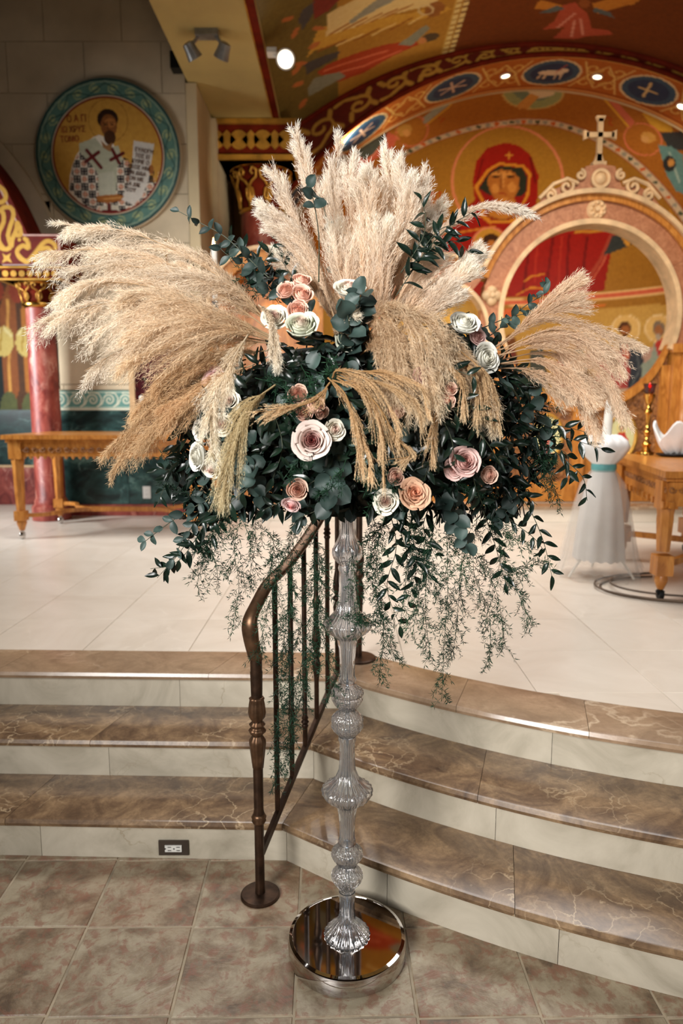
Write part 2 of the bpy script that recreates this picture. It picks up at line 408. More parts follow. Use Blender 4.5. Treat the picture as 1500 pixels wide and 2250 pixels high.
def cut(L, cuts):
    """split polyline at fractions of its length -> list of resampled polylines"""
    L = np.array(L); d = np.r_[0, np.cumsum(np.hypot(*np.diff(L, axis=0).T))]; D = d[-1]; out = []
    cs = [0]+list(cuts)+[1]
    for a, b in zip(cs[:-1], cs[1:]):
        t = np.linspace(a, b, 8)*D; out.append(np.c_[np.interp(t, d, L[:, 0]), np.interp(t, d, L[:, 1])])
    return out
def tread(A, B, z, mat):
    """slab with a rounded nose: A front polyline, B back polyline"""
    m = MB(); A = np.array(A); B = np.array(B); dirv = B-A; dirv /= np.linalg.norm(dirv, axis=1)[:, None]
    r = TH/2; prof = [(r, -TH), (r*.35, -TH+r*.15), (0, -r), (r*.35, -r*.15), (r, 0)]
    rows = [np.c_[A+dirv*p, np.full(len(A), z+q)] for p, q in prof]+[np.c_[B, np.full(len(B), z)], np.c_[B, np.full(len(B), z-TH)]]
    P = np.stack(rows, 1); n, k = P.shape[:2]; F = []
    for i in range(n-1):
        for j in range(k): F.append((i*k+j, (i+1)*k+j, (i+1)*k+(j+1) % k, i*k+(j+1) % k))
    F += [tuple(range(k))[::-1], tuple((n-1)*k+j for j in range(k))]
    return m.add(P.reshape(-1, 3), F)
def shrink(L, g=.0008):
    L = np.array(L); a = (L[1]-L[0]); b = (L[-2]-L[-1]); L[0] += a/np.linalg.norm(a)*g; L[-1] += b/np.linalg.norm(b)*g; return L
tcuts = [([.30, .62], [.26, .52, .77]), ([.36, .68], [.22, .50, .78]), ([.20, .47, .80], [.18, .34, .52, .74])]
rcuts = [([.35, .66], [.13, .30, .48, .66, .84]), ([.30, .70], [.24, .46, .70]), ([.40, .75], [.30, .55, .80])]
for k in range(3):
    z = RISE*(k+1); fl, fr = front(k); bl, brr = front(k+1, OV+.012 if k < 2 else 0)
    for side, (A, B) in enumerate(((fl, bl), (fr, brr))):
        for a, b in zip(cut(A, tcuts[k][side]), cut(B, tcuts[k][side])):
            tread(shrink(a), shrink(b), z, '').build('tread_slab', 'tread_marble' if k < 2 else 'border_marble', steps, smooth=True, sharp=35)
        rA = front(k, OV)[side]; rB = front(k, OV+.02)[side]
        for a, b in zip(cut(rA, rcuts[k][side]), cut(rB, rcuts[k][side])):
            MB().band(shrink(a), shrink(b), xy, RISE*k+.0005, z-TH).build('riser_panel', 'riser_marble', steps)
# ------------------------------------------------------------------ platform floor
bl, brr = front(3, .0)
edge = [(-6.5, bl[0][1]+.12)]+bl[:-1]+brr+[(6.5, 2.2)]
m = MB(); E0 = np.array(edge); far = E0.copy(); far[:, 1] = 12.4
m.band(E0.tolist(), far.tolist(), xy, .38, .446)
pf = m.build('floor', 'platform_grout'); tag(pf, kind='structure')
PS = .46; ptile = slab_mesh('tile', PS-.003, PS-.003, .01, 'platform_stone', .001)
def border_y(x):
    if x < 0.05: return 2.945-.03*(x+1.5)
    return CC[1]-math.sqrt(max(.01, R_N[3]**2-(x-CC[0])**2))
c1 = onz(1180, 1522, .45)
for i in range(-12, 12):
    for j in range(-2, 13):
        x0 = c1[0]+i*PS; y0 = c1[1]+j*PS; x1, y1 = x0+PS, y0+PS
        if y0 > 8.6 or y1 < 2.1: continue
        by = [border_y(v) for v in (x0, x0+PS/2, x1)]
        if all(v <= y0 for v in by): inst('tile', ptile, pf, (x0+PS/2, y0+PS/2, .45)); continue
        if all(v >= y1-.01 for v in by): continue
        xs = np.linspace(x0+.0015, x1-.0015, 7); yy = [max(y0+.0015, border_y(v)+.001) for v in xs]     # tile cut to the border
        keep = [(a, b) for a, b in zip(xs, yy) if b < y1-.004]
        if len(keep) < 2: continue
        MB().band(keep, [(a, y1-.0015) for a, _ in keep], xy, .44, .45).build('tile', 'platform_stone', pf)
# step up to the icon screen
st2 = MB(); xs = np.linspace(-.9, 5.2, 30); fy = 6.43-.10*np.cos((xs-2.3)/2.9*PI/2)+.10
st2.band([(a, b) for a, b in zip(xs, fy)], [(a, 12.3) for a in xs], xy, .452, .6-.03)
o = st2.build('trim_1', 'platform_stone'); tag(o, kind='structure')
tr = MB(); tr.band([(a, b-.025) for a, b in zip(xs, fy)], [(a, b+.25) for a, b in zip(xs, fy)], xy, .571, .6); o = tr.build('trim_2', 'border_marble'); tag(o, kind='structure')
tr = MB(); tr.band([(a, b+.251) for a, b in zip(xs, fy)], [(a, 12.3) for a in xs], xy, .571, .6); o = tr.build('trim_3', 'platform_stone'); tag(o, kind='structure')
# ------------------------------------------------------------------ left wall of limestone blocks
YA = 6.9
wl = MB().box(-2.80, -1.42, YA+.03, YA+.4, .4, 3.0).box(-5.2, -1.42, YA+.03, YA+.4, 3.0, 6.6).build('wall_left', 'wall_joint'); tag(wl, kind='structure')
CHh, CW = .435, .70
zr = at(200, 205, YA)[2]
rows = [zr+CHh*k for k in range(-7, 6)]
for r, z0 in enumerate(rows):
    if z0+CHh < 1.68: continue
    z1 = z0+CHh; off = (.0 if r % 2 else CW/2)+at(185, 150, YA)[0]
    k0 = -5
    for k in range(k0, 6):
        x0, x1 = off+k*CW, off+(k+1)*CW
        x0, x1 = max(x0, -4.9), min(x1, -1.42)
        zz0 = max(z0, 1.67)
        if z0 < 2.8: x0 = max(x0, -2.80)
        if x1-x0 < .03 or z1-zz0 < .03: continue
        MB().box(x0+.003, x1-.003, YA, YA+.035, zz0+.003, z1-.003).build('stone_block', 'wall_stone', wl)
# dado: wave border + green marble + red plinth
m = MB(); NX, NZ = 300, 34; X = np.linspace(-2.75, -1.42, NX); Z = np.linspace(1.475, 1.665, NZ)
G = np.stack(np.meshgrid(X, Z, indexing='ij'), -1).reshape(-1, 2)
p = Paint(G, (96, 140, 132))
p.poly([(-3, 1.475), (-1.3, 1.475), (-1.3, 1.493), (-3, 1.493)], (222, 214, 190), raw=True)
for zz in (1.503, 1.648): p.stroke([(-3, zz), (-1.3, zz)], .006, (200, 205, 185), True)
xc = -2.72
while xc < -1.4:
    sp = spiral((xc, 1.575), .055, PI*.9, -1.5, .15, 22); p.stroke(sp, .013, (206, 206, 184), True)
    p.stroke([(xc-.055, 1.575), (xc-.075, 1.535), (xc-.12, 1.51)], .013, (206, 206, 184), True)
    p.stroke([(xc-.03, 1.64), (xc, 1.648), (xc+.06, 1.635), (xc+.085, 1.59), (xc+.075, 1.54), (xc+.05, 1.515)], .011, (206, 206, 184), True)
    xc += .16
P3 = np.c_[G[:, 0], np.full(len(G), YA-.012), G[:, 1]].reshape(NX, NZ, 3); m.grid(P3, p.C)
o = m.build('trim_4', 'fresco'); tag(o, kind='structure')
o = MB().box(-2.75, -1.42, YA-.011, YA+.02, 1.474, 1.666).build('trim_5', 'wall_stone'); tag(o, kind='structure')
dx = -2.75
gp = MB().box(-2.75, -1.42, YA-.01, YA+.02, .56, 1.474).build('trim_6', 'green_marble'); tag(gp, kind='structure')
for k in range(2):
    a = dx+k*.665; MB().box(a+.002, a+.663, YA-.022, YA-.011, .562, 1.472).build('marble_panel', 'green_marble', gp)
o = MB().box(-2.75, -1.42, YA-.06, YA+.02, .452, .56).build('baseboard_left', 'red_marble'); tag(o, kind='structure')
# return wall and pier behind the column
o = MB().box(-1.419, -1.32, YA+.0, 8.9, .4, 4.42).build('wall_right_of_medallion', 'plaster_cream'); o.name = 'wall_return'; tag(o, kind='structure')
MB().box(-1.319, -1.27, 7.6, 8.7, .46, 4.39).build('pilaster', 'wall_stone', o)
o = MB().box(-1.32, -.62, 8.75, 8.95, .4, 6.2).build('wall_back', 'plaster_cream'); tag(o, kind='structure')
# beam with yellow plaster soffit and red edge line
beam = MB().box(-1.40, -.64, 1.2, 8.40, 4.43, 6.2).build('ceiling', 'plaster_yellow'); tag(beam, kind='structure')
MB().box(-.70, -.636, 1.2, 8.40, 4.424, 4.4299).build('edge_stripe', 'red_paint', beam)
MB().box(-.712, -.701, 1.2, 8.40, 4.425, 4.4299).build('edge_line', 'gold_paint', beam)
# ------------------------------------------------------------------ vault, lunette wall, arch soffit, apse
VC, VR = (2.2, .76), 4.706
def vault_z(x): return VC[1]+math.sqrt(max(0, VR*VR-(x-VC[0])**2))
def px_vault(q):
    a, b, c = ray(*q); A = a*a+c*c; B = 2*(-a*VC[0]+c*(CH-VC[1])); Cc = VC[0]**2+(CH-VC[1])**2-VR*VR
    t = (-B+math.sqrt(max(0, B*B-4*A*Cc)))/(2*A); return (t*a, t*b)
NX, NY = 330, 240
X = np.linspace(-.64, 5.3, NX); Y = np.linspace(4.6, 8.4, NY)
G = np.stack(np.meshgrid(X, Y, indexing='ij'), -1).reshape(-1, 2)
p = Paint(G, (176, 128, 52)); p.map = px_vault
xb = px_vault((743, 150))[0]
p.poly([(-1, 0), (xb, 0), (xb, 9), (-1, 9)], (112, 96, 48), raw=True)
xr_ = px_vault((1003, 60))[0]
p.poly([(xr_, 0), (6, 0), (6, 9), (xr_, 9)], (112, 56, 24), raw=True)
for k in range(40):                                              # band of pale squares
    y = 4.7+k*.1
    for dx_ in (-.075, 0.0): p.poly([(xr_+dx_, y), (xr_+dx_+.055, y), (xr_+dx_+.055, y+.07), (xr_+dx_, y+.07)], (226, 204, 140), raw=True)
p.stroke([(xr_-.09, 0), (xr_-.09, 9)], .02, (200, 160, 80), True)
R_, O_, Gy, Go, Cr, Dk = (170, 62, 34), (206, 120, 60), (136, 140, 126), (206, 158, 66), (226, 200, 140), (60, 58, 60)
p.poly([(697, 158), (700, 163), (745, 180), (800, 160), (860, 125), (920, 98), (915, 90), (850, 97), (780, 118), (720, 142)], R_)
for q in ([(712, 156), (790, 130), (850, 112)], [(730, 164), (800, 145), (880, 112)]): p.stroke(q, .03, (214, 112, 80))
p.poly([(676, 195), (678, 212), (700, 200), (760, 168), (745, 158), (690, 172)], Gy)
p.poly([(875, 98), (935, 55), (945, 62), (905, 100)], Gy); p.ell(945, 82, 20, 9, (84, 70, 54), -15); p.ell(927, 89, 9, 7, (196, 130, 80))
p.poly([(668, 140), (672, 165), (743, 125), (745, 112)], (70, 70, 74))
p.poly([(673, 128), (690, 112), (800, 80), (960, 35), (990, 20), (975, 10), (900, 30), (760, 50), (700, 60)], Go)
p.poly([(720, 30), (716, 80), (780, 60), (960, 10), (960, -10), (800, -10)], Cr)
for k in range(7): p.stroke([(700+k*40, 112-k*12), (760+k*36, 88-k*12)], .03, (232, 200, 130) if k % 2 else (150, 92, 40))
for k in range(5): p.stroke([(725+k*30, 75-k*9), (770+k*34, 50-k*10)], .028, (178, 120, 60))
p.poly([(765, 48), (840, -10), (890, -10), (820, 25), (772, 52)], (150, 150, 136))
p.poly([(688, 0), (690, 42), (720, 25), (755, -10), (700, -10)], (130, 50, 46)); p.poly([(655, 45), (665, 65), (688, 30), (690, 5), (665, 20)], (74, 76, 80))
for q in ((632, 42, -25), (648, 72, -60), (700, 62, 0), (690, 100, -30), (660, 140, -10), (650, 155, -45), (655, 185, -25), (665, 228, -55)): p.ell(q[0], q[1], 14, 5, (190, 112, 62), q[2])
for q in ((960, 15), (950, 25)): p.ell(q[0], q[1], 18, 12, (150, 96, 50)); p.ring(935, 22, 16, 10, .02, (214, 190, 140))
# flying angel in the dark crown of the vault
p.poly([(1215, 48), (1235, 12), (1262, 5), (1290, 30), (1300, 62), (1340, 68), (1345, 76), (1290, 80), (1262, 86), (1215, 84), (1240, 60), (1190, 66)], (180, 80, 58))
for q in ([(1225, 60), (1262, 30)], [(1255, 80), (1262, 45)], [(1280, 76), (1275, 42)]): p.stroke(q, .025, (222, 150, 130))
p.poly([(1235, 12), (1185, 0), (1175, 20), (1225, 22)], (198, 128, 50)); p.poly([(1300, 8), (1360, -8), (1410, -6), (1395, 8), (1340, 22), (1310, 30)], (198, 128, 50))
p.poly([(1225, 12), (1180, 30), (1210, 28), (1240, 20)], (90, 104, 108)); p.poly([(1300, 25), (1350, 40), (1340, 28), (1305, 16)], (90, 104, 108))
p.ell(1284, 8, 12, 10, (150, 84, 44))
P3 = np.c_[G[:, 0], G[:, 1], [vault_z(x) for x in G[:, 0]]].reshape(NX, NY, 3)
o = MB().grid(P3, p.C).build('ceiling', 'fresco', smooth=True); tag(o, kind='structure')
# rest of the vault towards the nave (out of frame), carries on plainly
Xs = np.linspace(-.64, 5.3, 40); P3 = np.array([[(x, y, vault_z(x)) for y in (2.2, 4.6)] for x in Xs])
o = MB().grid(P3).build('ceiling', 'plaster_yellow', smooth=True); tag(o, kind='structure')
# lunette wall with the red scroll frieze
AC, AR = (2.38, 1.55), 3.80; AY0, AY1 = 8.4, 9.25
def arch_pt(a, R=AR, C=AC): return (C[0]+R*math.cos(a), C[1]+R*math.sin(a))
a0 = math.acos(-3.0/AR); a1 = math.acos(3.0/AR)
na = 420; A_ = np.linspace(a0, a1, na); nt = 46
In = np.array([arch_pt(a) for a in A_])
# outer curve: point on vault circle along the same direction from arch centre
Out = []
for a in A_:
    d = np.array((math.cos(a), math.sin(a))); o_ = np.array(AC)-np.array(VC); B = 2*o_@d; c_ = o_@o_-VR*VR
    t = (-B+math.sqrt(B*B-4*c_))/2; Out.append(np.array(AC)+t*d)
Out = np.array(Out)
T = np.linspace(0, 1, nt); P2 = In[:, None, :]*(1-T[None, :, None])+Out[:, None, :]*T[None, :, None]
p = Paint(P2.reshape(-1, 2), (96, 30, 18))
def fband(s_, t_):
    a = a0+(a1-a0)*np.clip(s_, 0, 1); i = np.clip(s_, 0, 1)*(na-1); k = min(int(i), na-2); u = i-k
    I = In[k]*(1-u)+In[k+1]*u; O = Out[k]*(1-u)+Out[k+1]*u; tt = .5+.5*t_*.72
    return tuple(I*(1-tt)+O*tt)
for k, (s0, s1) in enumerate(zip(np.cumsum([0, .075, .07, .065, .06, .05, .045, .04, .04, .04]), np.cumsum([.075, .07, .065, .06, .05, .045, .04, .04, .04, .04]))):
    for mir in (0, 1):
        sg = 1 if k % 2 else -1; c_s = (s0+s1)/2; hw = (s1-s0)/2
        g = (lambda s_, t_, m_=mir: fband(1-s_, t_)) if mir else fband
        sp = spiral((0, 0), 1, -PI/2*sg, 1.2*sg, .2, 20)
        th = .034 if k < 5 else .022
        p.stroke([g(c_s+q[0]*hw*.72, .1*sg+q[1]*.72) for q in sp], th, (186, 142, 62), True)
        p.stroke([g(s0, -.85*sg), g(s0+hw*.5, -.95*sg), g(c_s, -.66*sg)], th, (186, 142, 62), True)
        for dx_, dy_ in ((-.7, .9), (.75, .8), (.8, -.8)): p.stroke([g(c_s+dx_*hw*.75, dy_*.5*sg), g(c_s+dx_*hw, dy_*sg)], th*1.5, (186, 142, 62), True, True)
for t_, w_, c_ in ((-1.32, .03, (70, 18, 12)), (-1.2, .016, (190, 140, 60)), (1.2, .016, (190, 140, 60)), (1.33, .035, (64, 18, 12))):
    p.stroke([fband(s_, t_) for s_ in np.linspace(0, 1, 60)], w_, c_, True)
P3 = np.stack([P2[..., 0], np.full(P2.shape[:2], AY0), P2[..., 1]], -1)
o = MB().grid(P3, p.C).build('wall_lunette', 'fresco'); tag(o, kind='structure')
# mouldings along both edges of the frieze
for R, C_, r in ((AR, AC, .028), (VR-.01, VC, .035)):
    aa = np.linspace(math.acos(-3.0/R), math.acos(3.0/R), 60)
    o = MB().tube([(C_[0]+R*math.cos(a), AY0-.01, C_[1]+R*math.sin(a)) for a in aa], r, 8).build('trim_7', 'red_paint', smooth=True); tag(o, kind='structure')
# arch soffit with medallions: chart (arc length, depth)
def px_soffit(q):
    a, b, c = ray(*q); A = a*a+c*c; B = 2*(-a*AC[0]+c*(CH-AC[1])); Cc = AC[0]**2+(CH-AC[1])**2-AR*AR
    t = (-B+math.sqrt(max(0, B*B-4*A*Cc)))/(2*A); x, y, z = t*a, t*b, CH+t*c
    return (math.atan2(z-AC[1], x-AC[0])*AR*-1, y)
NA, NY = 420, 56
A_ = np.linspace(a0, a1, NA); Y = np.linspace(AY0, AY1, NY)
G = np.stack(np.meshgrid(-A_*AR, Y, indexing='ij'), -1).reshape(-1, 2)
p = Paint(G, (176, 96, 38)); p.map = px_soffit
for s_, y_, w_, c_ in ((0, AY0+.05, .03, (206, 150, 80)), (0, AY1-.04, .03, (214, 160, 96)), (0, AY0+.10, .012, (110, 40, 20)), (0, AY1-.09, .012, (110, 40, 20))):
    p.stroke([(-a0*AR, y_), (-a1*AR, y_)], w_, c_, True)
L_ = (a0-a1)*AR; mid = (AY0+AY1)/2
# medallions every .93 m with scroll fields between
a_m = math.acos((2.42-AC[0])/AR) if False else None
sm = px_soffit((1210, 162))[0]
for k in range(-3, 4):
    s_ = sm+k*1.16
    for sg in (-1, 1):                                         # vines between the medallions
        for q in (0, 1):
            sp = spiral((s_+.58+(.14 if q else -.14), mid+sg*.17), .11, PI*q, 1.1*sg*(1 if q else -1), .2, 16); p.stroke(sp, .022, (222, 176, 96), True)
        p.stroke([(s_+.3, mid+sg*.3), (s_+.44, mid-sg*.05), (s_+.58, mid-sg*.26), (s_+.72, mid-sg*.05), (s_+.86, mid+sg*.3)], .02, (226, 186, 110), True)
    p.ell(s_, mid, .345, .32, (222, 196, 150), raw=True); p.ell(s_, mid, .315, .29, (50, 84, 112), raw=True); p.ell(s_, mid, .24, .22, (30, 58, 92), raw=True)
    if k == 0:                                                  # pale lamb
        for e in ((0, .0, .15, .06), (.13, .06, .05, .05)): p.ell(s_+e[0], mid-e[1], e[2], e[3], (226, 206, 180), raw=True)
        for xx in (-.11, -.05, .06, .12): p.stroke([(s_+xx, mid+.02), (s_+xx*1.15, mid+.15)], .022, (216, 190, 160), True)
        p.stroke([(s_+.05, mid-.02), (s_+.12, mid-.2)], .014, (190, 80, 60), True)
    elif k == 1:
        p.stroke([(s_-.04, mid-.15), (s_+.0, mid+.15)], .035, (206, 180, 130), True); p.stroke([(s_-.12, mid), (s_+.1, mid)], .03, (206, 180, 130), True)
    else:
        for a in range(3):
            t_ = a*PI/3+.3; p.stroke([(s_-.17*math.cos(t_), mid-.15*math.sin(t_)), (s_+.17*math.cos(t_), mid+.15*math.sin(t_))], .028, (206, 176, 158), True, True)
P3 = np.array([[(AC[0]+AR*math.cos(a), y, AC[1]+AR*math.sin(a)) for y in Y] for a in A_])
o = MB().grid(P3, p.C).build('ceiling', 'fresco', smooth=True); tag(o, kind='structure')
# wall between the arch and the mouth of the apse
xs = AC[0]+2.995*np.sin(np.linspace(-PI/2, PI/2, 60))
o = MB().band([(x, AC[1]+math.sqrt(AR*AR-(x-AC[0])**2)) for x in xs], [(x, min(3.3+2.07*math.sqrt(1-((x-2.38)/3)**2), AC[1]+math.sqrt(AR*AR-(x-AC[0])**2)-.001)) for x in xs], xz, AY1+.003, AY1+.05).build('wall_apse_mouth', 'plaster_cream'); tag(o, kind='structure')
# jambs below the springing
zs = arch_pt(a0)[1]
for s_, nm in ((-1, 'left'), (1, 'right')):
    x = AC[0]+s_*3.0
    m = MB(); m.box(min(x, x+s_*.3), max(x, x+s_*.3), AY0, AY1, .44, zs); o = m.build('wall_jamb_'+nm, 'plaster_cream'); tag(o, kind='structure')
# apse: elliptical half cylinder carrying a half dome
EC = np.array((2.38, 9.25, 3.3)); EA = np.array((3.0, 2.7, 2.07))
def chart(x, y, z):
    u, v, ww = (x-EC[0])/EA[0], (y-EC[1])/EA[1], (z-EC[2])/EA[2]
    if ww < 0: return (math.atan2(u, v), ww)
    n = math.sqrt(u*u+v*v+ww*ww); u, v, ww = u/n, v/n, ww/n
    ang = math.acos(max(-1, min(1, v))); h = math.hypot(u, ww)+1e-9
    return (ang*u/h, ang*ww/h)
def px_apse(q):
    d = np.array(ray(*q)); o_ = np.array((0, 0, CH))-EC; dd = d/EA; oo = o_/EA
    A = dd@dd; B = 2*dd@oo; Cc = oo@oo-1; D_ = B*B-4*A*Cc
    if D_ > 0:
        t = (-B+math.sqrt(D_))/(2*A); P = d*t+np.array((0, 0, CH))
        if P[2] >= EC[2]: return chart(*P)
    A = dd[:2]@dd[:2]; B = 2*dd[:2]@oo[:2]; Cc = oo[:2]@oo[:2]-1; D_ = max(0, B*B-4*A*Cc)
    t = (-B+math.sqrt(D_))/(2*A); return chart(*(d*t+np.array((0, 0, CH))))
NP, NZ1, NZ2 = 400, 90, 170
ph = np.linspace(-PI/2, PI/2, NP)
rowsP = []
for z in np.linspace(.45, EC[2], NZ1): rowsP.append([(EC[0]+EA[0]*math.sin(f), EC[1]+EA[1]*math.cos(f), z) for f in ph])
# dome rows at constant elevation; the chart is evaluated per vertex
for e in np.linspace(0, PI/2-.001, NZ2)[1:]: rowsP.append([(EC[0]+EA[0]*math.sin(f)*math.cos(e), EC[1]+EA[1]*math.cos(f)*math.cos(e), EC[2]+EA[2]*math.sin(e)) for f in ph])
P3 = np.array(rowsP); G = np.array([chart(*q) for q in P3.reshape(-1, 3)])
p = Paint(G, (166, 104, 38)); p.map = px_apse
w_ = p.P[:, 1]; low = w_ < px_apse((1300, 660))[1]; p.C[low] = np.array(lin((196, 158, 82)))
K = .0042     # chart units per photo pixel at the back of the apse
def PX(n): return n*K*.5
# inner gold field, jewelled band
jb = [(830, 372), (860, 352), (905, 330), (960, 305), (1040, 281), (1110, 270), (1160, 267), (1220, 272), (1290, 295), (1350, 325), (1400, 362), (1450, 412), (1500, 475), (1530, 525)]
p.poly(jb+[(1530, 660), (800, 660), (800, 400)], (160, 114, 40))
js = [tuple(q) for q in spline(jb, 48)]
p.stroke(js, PX(24), (150, 70, 34)); p.stroke(js, PX(18), (208, 190, 164))
for k, q in enumerate(js[1:-1]): p.ell(q[0], q[1], 6, 4, ((200, 96, 40), (150, 150, 140), (60, 76, 60), (150, 150, 140))[k % 4])
# hand of blessing at the top
p.ell(1171, 205, 66, 34, (150, 164, 118)); p.ring(1171, 205, 66, 34, PX(6), (206, 180, 110)); p.ell(1171, 200, 44, 22, (110, 136, 120))
p.poly([(1150, 190), (1225, 190), (1215, 210), (1175, 218)], (224, 208, 176)); p.poly([(1165, 205), (1185, 212), (1160, 238), (1140, 240), (1135, 232)], (206, 150, 80))
# large figure: nimbus, red veil, face
p.ell(1115, 398, 122, 121, (166, 122, 44)); p.ring(1115, 398, 122, 121, PX(7), (216, 134, 102))
RED = (150, 24, 18)
p.poly([(1110, 313), (1070, 325), (1046, 355), (1038, 400), (1043, 440), (1000, 478), (955, 500), (935, 560), (915, 650), (1120, 652), (1326, 640), (1352, 510), (1300, 470), (1215, 478), (1176, 455), (1181, 430), (1183, 385), (1165, 340), (1140, 320)], RED)
for q in ([(1060, 350), (1048, 400), (1052, 440)], [(960, 520), (930, 620)], [(1010, 500), (985, 640)], [(1215, 520), (1200, 640)], [(1250, 515), (1245, 640)], [(1165, 345), (1176, 400)], [(1160, 560), (1150, 640)], [(1290, 520), (1280, 600)]): p.stroke(q, PX(7), (112, 12, 12), taper=True)
for q in ([(1235, 520), (1225, 640)], [(1180, 540), (1175, 620)], [(1000, 520), (960, 640)]): p.stroke(q, PX(4), (176, 48, 34), taper=True)
p.stroke([(1345, 512), (1320, 570), (1270, 645)], PX(11), (164, 66, 50)); p.stroke([(1350, 512), (1326, 575), (1282, 645)], PX(3), (206, 110, 84))
p.poly([(1345, 518), (1365, 512), (1388, 538), (1325, 562)], (50, 58, 62)); p.poly([(1362, 514), (1378, 518), (1384, 540), (1374, 540)], (206, 150, 60))
p.stroke([(935, 515), (1000, 512), (1085, 498)], PX(7), (196, 120, 40)); p.stroke([(1265, 510), (1345, 505)], PX(9), (196, 140, 50))
for q in ([(1152, 618), (1165, 608), (1195, 602)], [(1135, 648), (1165, 632), (1200, 634), (1212, 650)], [(1110, 645), (1130, 570)]): p.stroke(q, PX(7), (206, 136, 44), taper=True)
p.poly([(1095, 357), (1150, 362), (1167, 380), (1162, 430), (1150, 450), (1132, 488), (1075, 492), (1055, 475), (1058, 446), (1042, 410), (1070, 372)], (206, 138, 44))
p.poly([(1097, 363), (1147, 368), (1160, 384), (1156, 428), (1144, 450), (1128, 482), (1080, 485), (1064, 472), (1065, 446), (1050, 412), (1075, 376)], (140, 20, 18))
p.poly([(1098, 364), (1146, 369), (1158, 388), (1155, 420), (1146, 430), (1076, 430), (1052, 414), (1074, 380)], (36, 44, 36))
p.poly([(1084, 440), (1130, 436), (1140, 470), (1105, 484), (1068, 472)], (186, 122, 50)); p.ring(1103, 470, 32, 12, PX(4), (120, 70, 30))
p.poly([(1082, 380), (1100, 372), (1128, 376), (1140, 392), (1140, 415), (1128, 436), (1108, 448), (1092, 444), (1078, 425), (1070, 400), (1074, 386)], (172, 106, 44))
p.ell(1103, 384, 24, 8, (204, 142, 72)); p.ell(1124, 412, 9, 12, (200, 136, 66)); p.ell(1088, 414, 8, 11, (200, 136, 66)); p.ell(1107, 438, 8, 4, (200, 136, 66))
for ex in (1089, 1121):
    p.ell(ex, 388, 9, 3.6, (96, 50, 20)); p.ell(ex, 388, 3.5, 3, (24, 16, 12)); p.stroke([(ex-11, 380), (ex, 376), (ex+11, 380)], PX(2.4), (84, 46, 22))
p.stroke([(1101, 382), (1100, 400), (1098, 412), (1104, 415)], PX(3), (112, 62, 26)); p.stroke([(1105, 384), (1106, 410)], PX(2.5), (214, 156, 86)); p.stroke([(1095, 426), (1103, 424), (1111, 427)], PX(4), (140, 40, 26))
for q in ([(1118, 334), (1118, 350)], [(1110, 342), (1126, 342)], [(1014, 478), (1014, 494)], [(1006, 486), (1022, 486)]): p.stroke(q, PX(4), (214, 150, 56))
p.ell(1076, 538, 38, 38, (190, 140, 54)); p.ring(1076, 538, 38, 38, PX(6), (214, 130, 100)); p.ell(1079, 528, 19, 14, (60, 34, 18)); p.ell(1080, 545, 13, 18, (178, 112, 50)); p.stroke([(1074, 542), (1088, 541)], PX(2.5), (60, 34, 18))
RL = (176, 60, 28)
for x0 in (925, 948):                                           # the two red letter groups beside the nimbus
    for dx_ in (0, 9, 18): p.stroke([(x0+dx_, 424), (x0+dx_, 452)], PX(3.5), RL)
    p.stroke([(x0-3, 424), (x0+21, 423)], PX(3), RL)
for q in ([(1460, 462), (1468, 486)], [(1470, 460), (1480, 480)], [(1452, 476), (1482, 470)]): p.stroke(q, PX(4), (214, 150, 50))
for cx_ in (970, 1340): p.stroke([(cx_-5, 258), (cx_+4, 262), (cx_-3, 270), (cx_+5, 276)], PX(3.5), RL)
# lower zone
p.stroke([(1060, 668), (1110, 666), (1200, 660), (1350, 648), (1500, 630)], PX(13), (206, 96, 72)); p.stroke([(1060, 661), (1200, 653), (1350, 641), (1500, 624)], PX(3), (232, 196, 140)); p.stroke([(1060, 675), (1200, 667), (1350, 655), (1500, 638)], PX(3), (232, 196, 140))
p.stroke([(1265, 676), (1325, 671)], PX(11), (216, 118, 50)); p.ell(1120, 690, 16, 12, (214, 104, 58))
for cx_ in (1375, 1447, 1315): p.ell(cx_, 722 if cx_ > 1320 else 752, 30, 30, (222, 186, 116)); p.ring(cx_, 722 if cx_ > 1320 else 752, 30, 30, PX(4), (236, 210, 160))
p.poly([(1250, 775), (1500, 760), (1500, 790), (1250, 812)], (190, 160, 150))
p.poly([(1359, 752), (1392, 744), (1410, 768), (1414, 800), (1404, 845), (1378, 872), (1362, 840)], (52, 62, 76)); p.poly([(1364, 752), (1380, 752), (1382, 790), (1368, 790)], (206, 118, 96)); p.stroke([(1398, 765), (1404, 815), (1385, 850)], PX(4), (96, 106, 114))
p.ell(1372, 722, 14, 17, (84, 50, 28)); p.ell(1373, 727, 9, 12, (158, 98, 52)); p.ell(1372, 738, 6, 5, (84, 52, 30))
p.poly([(1438, 752), (1470, 738), (1476, 790), (1452, 830), (1410, 850), (1408, 800), (1428, 790)], (150, 168, 158)); p.poly([(1438, 752), (1468, 738), (1470, 765), (1445, 782)], (190, 62, 56))
p.ell(1447, 722, 13, 17, (128, 116, 104)); p.ell(1447, 727, 9, 12, (164, 110, 70)); p.ell(1445, 741, 7, 6, (176, 168, 156))
p.poly([(1322, 768), (1345, 764), (1370, 778), (1383, 810), (1380, 850), (1352, 870), (1310, 880), (1290, 860), (1312, 820)], (176, 78, 76))
for q in ([(1330, 790), (1350, 810), (1345, 860)], [(1350, 785), (1368, 815), (1362, 850)], [(1318, 830), (1335, 850)]): p.stroke(q, PX(5), (222, 160, 156), taper=True)
p.ell(1311, 762, 16, 12, (140, 88, 42), 20); p.ell(1304, 768, 9, 10, (188, 126, 66))
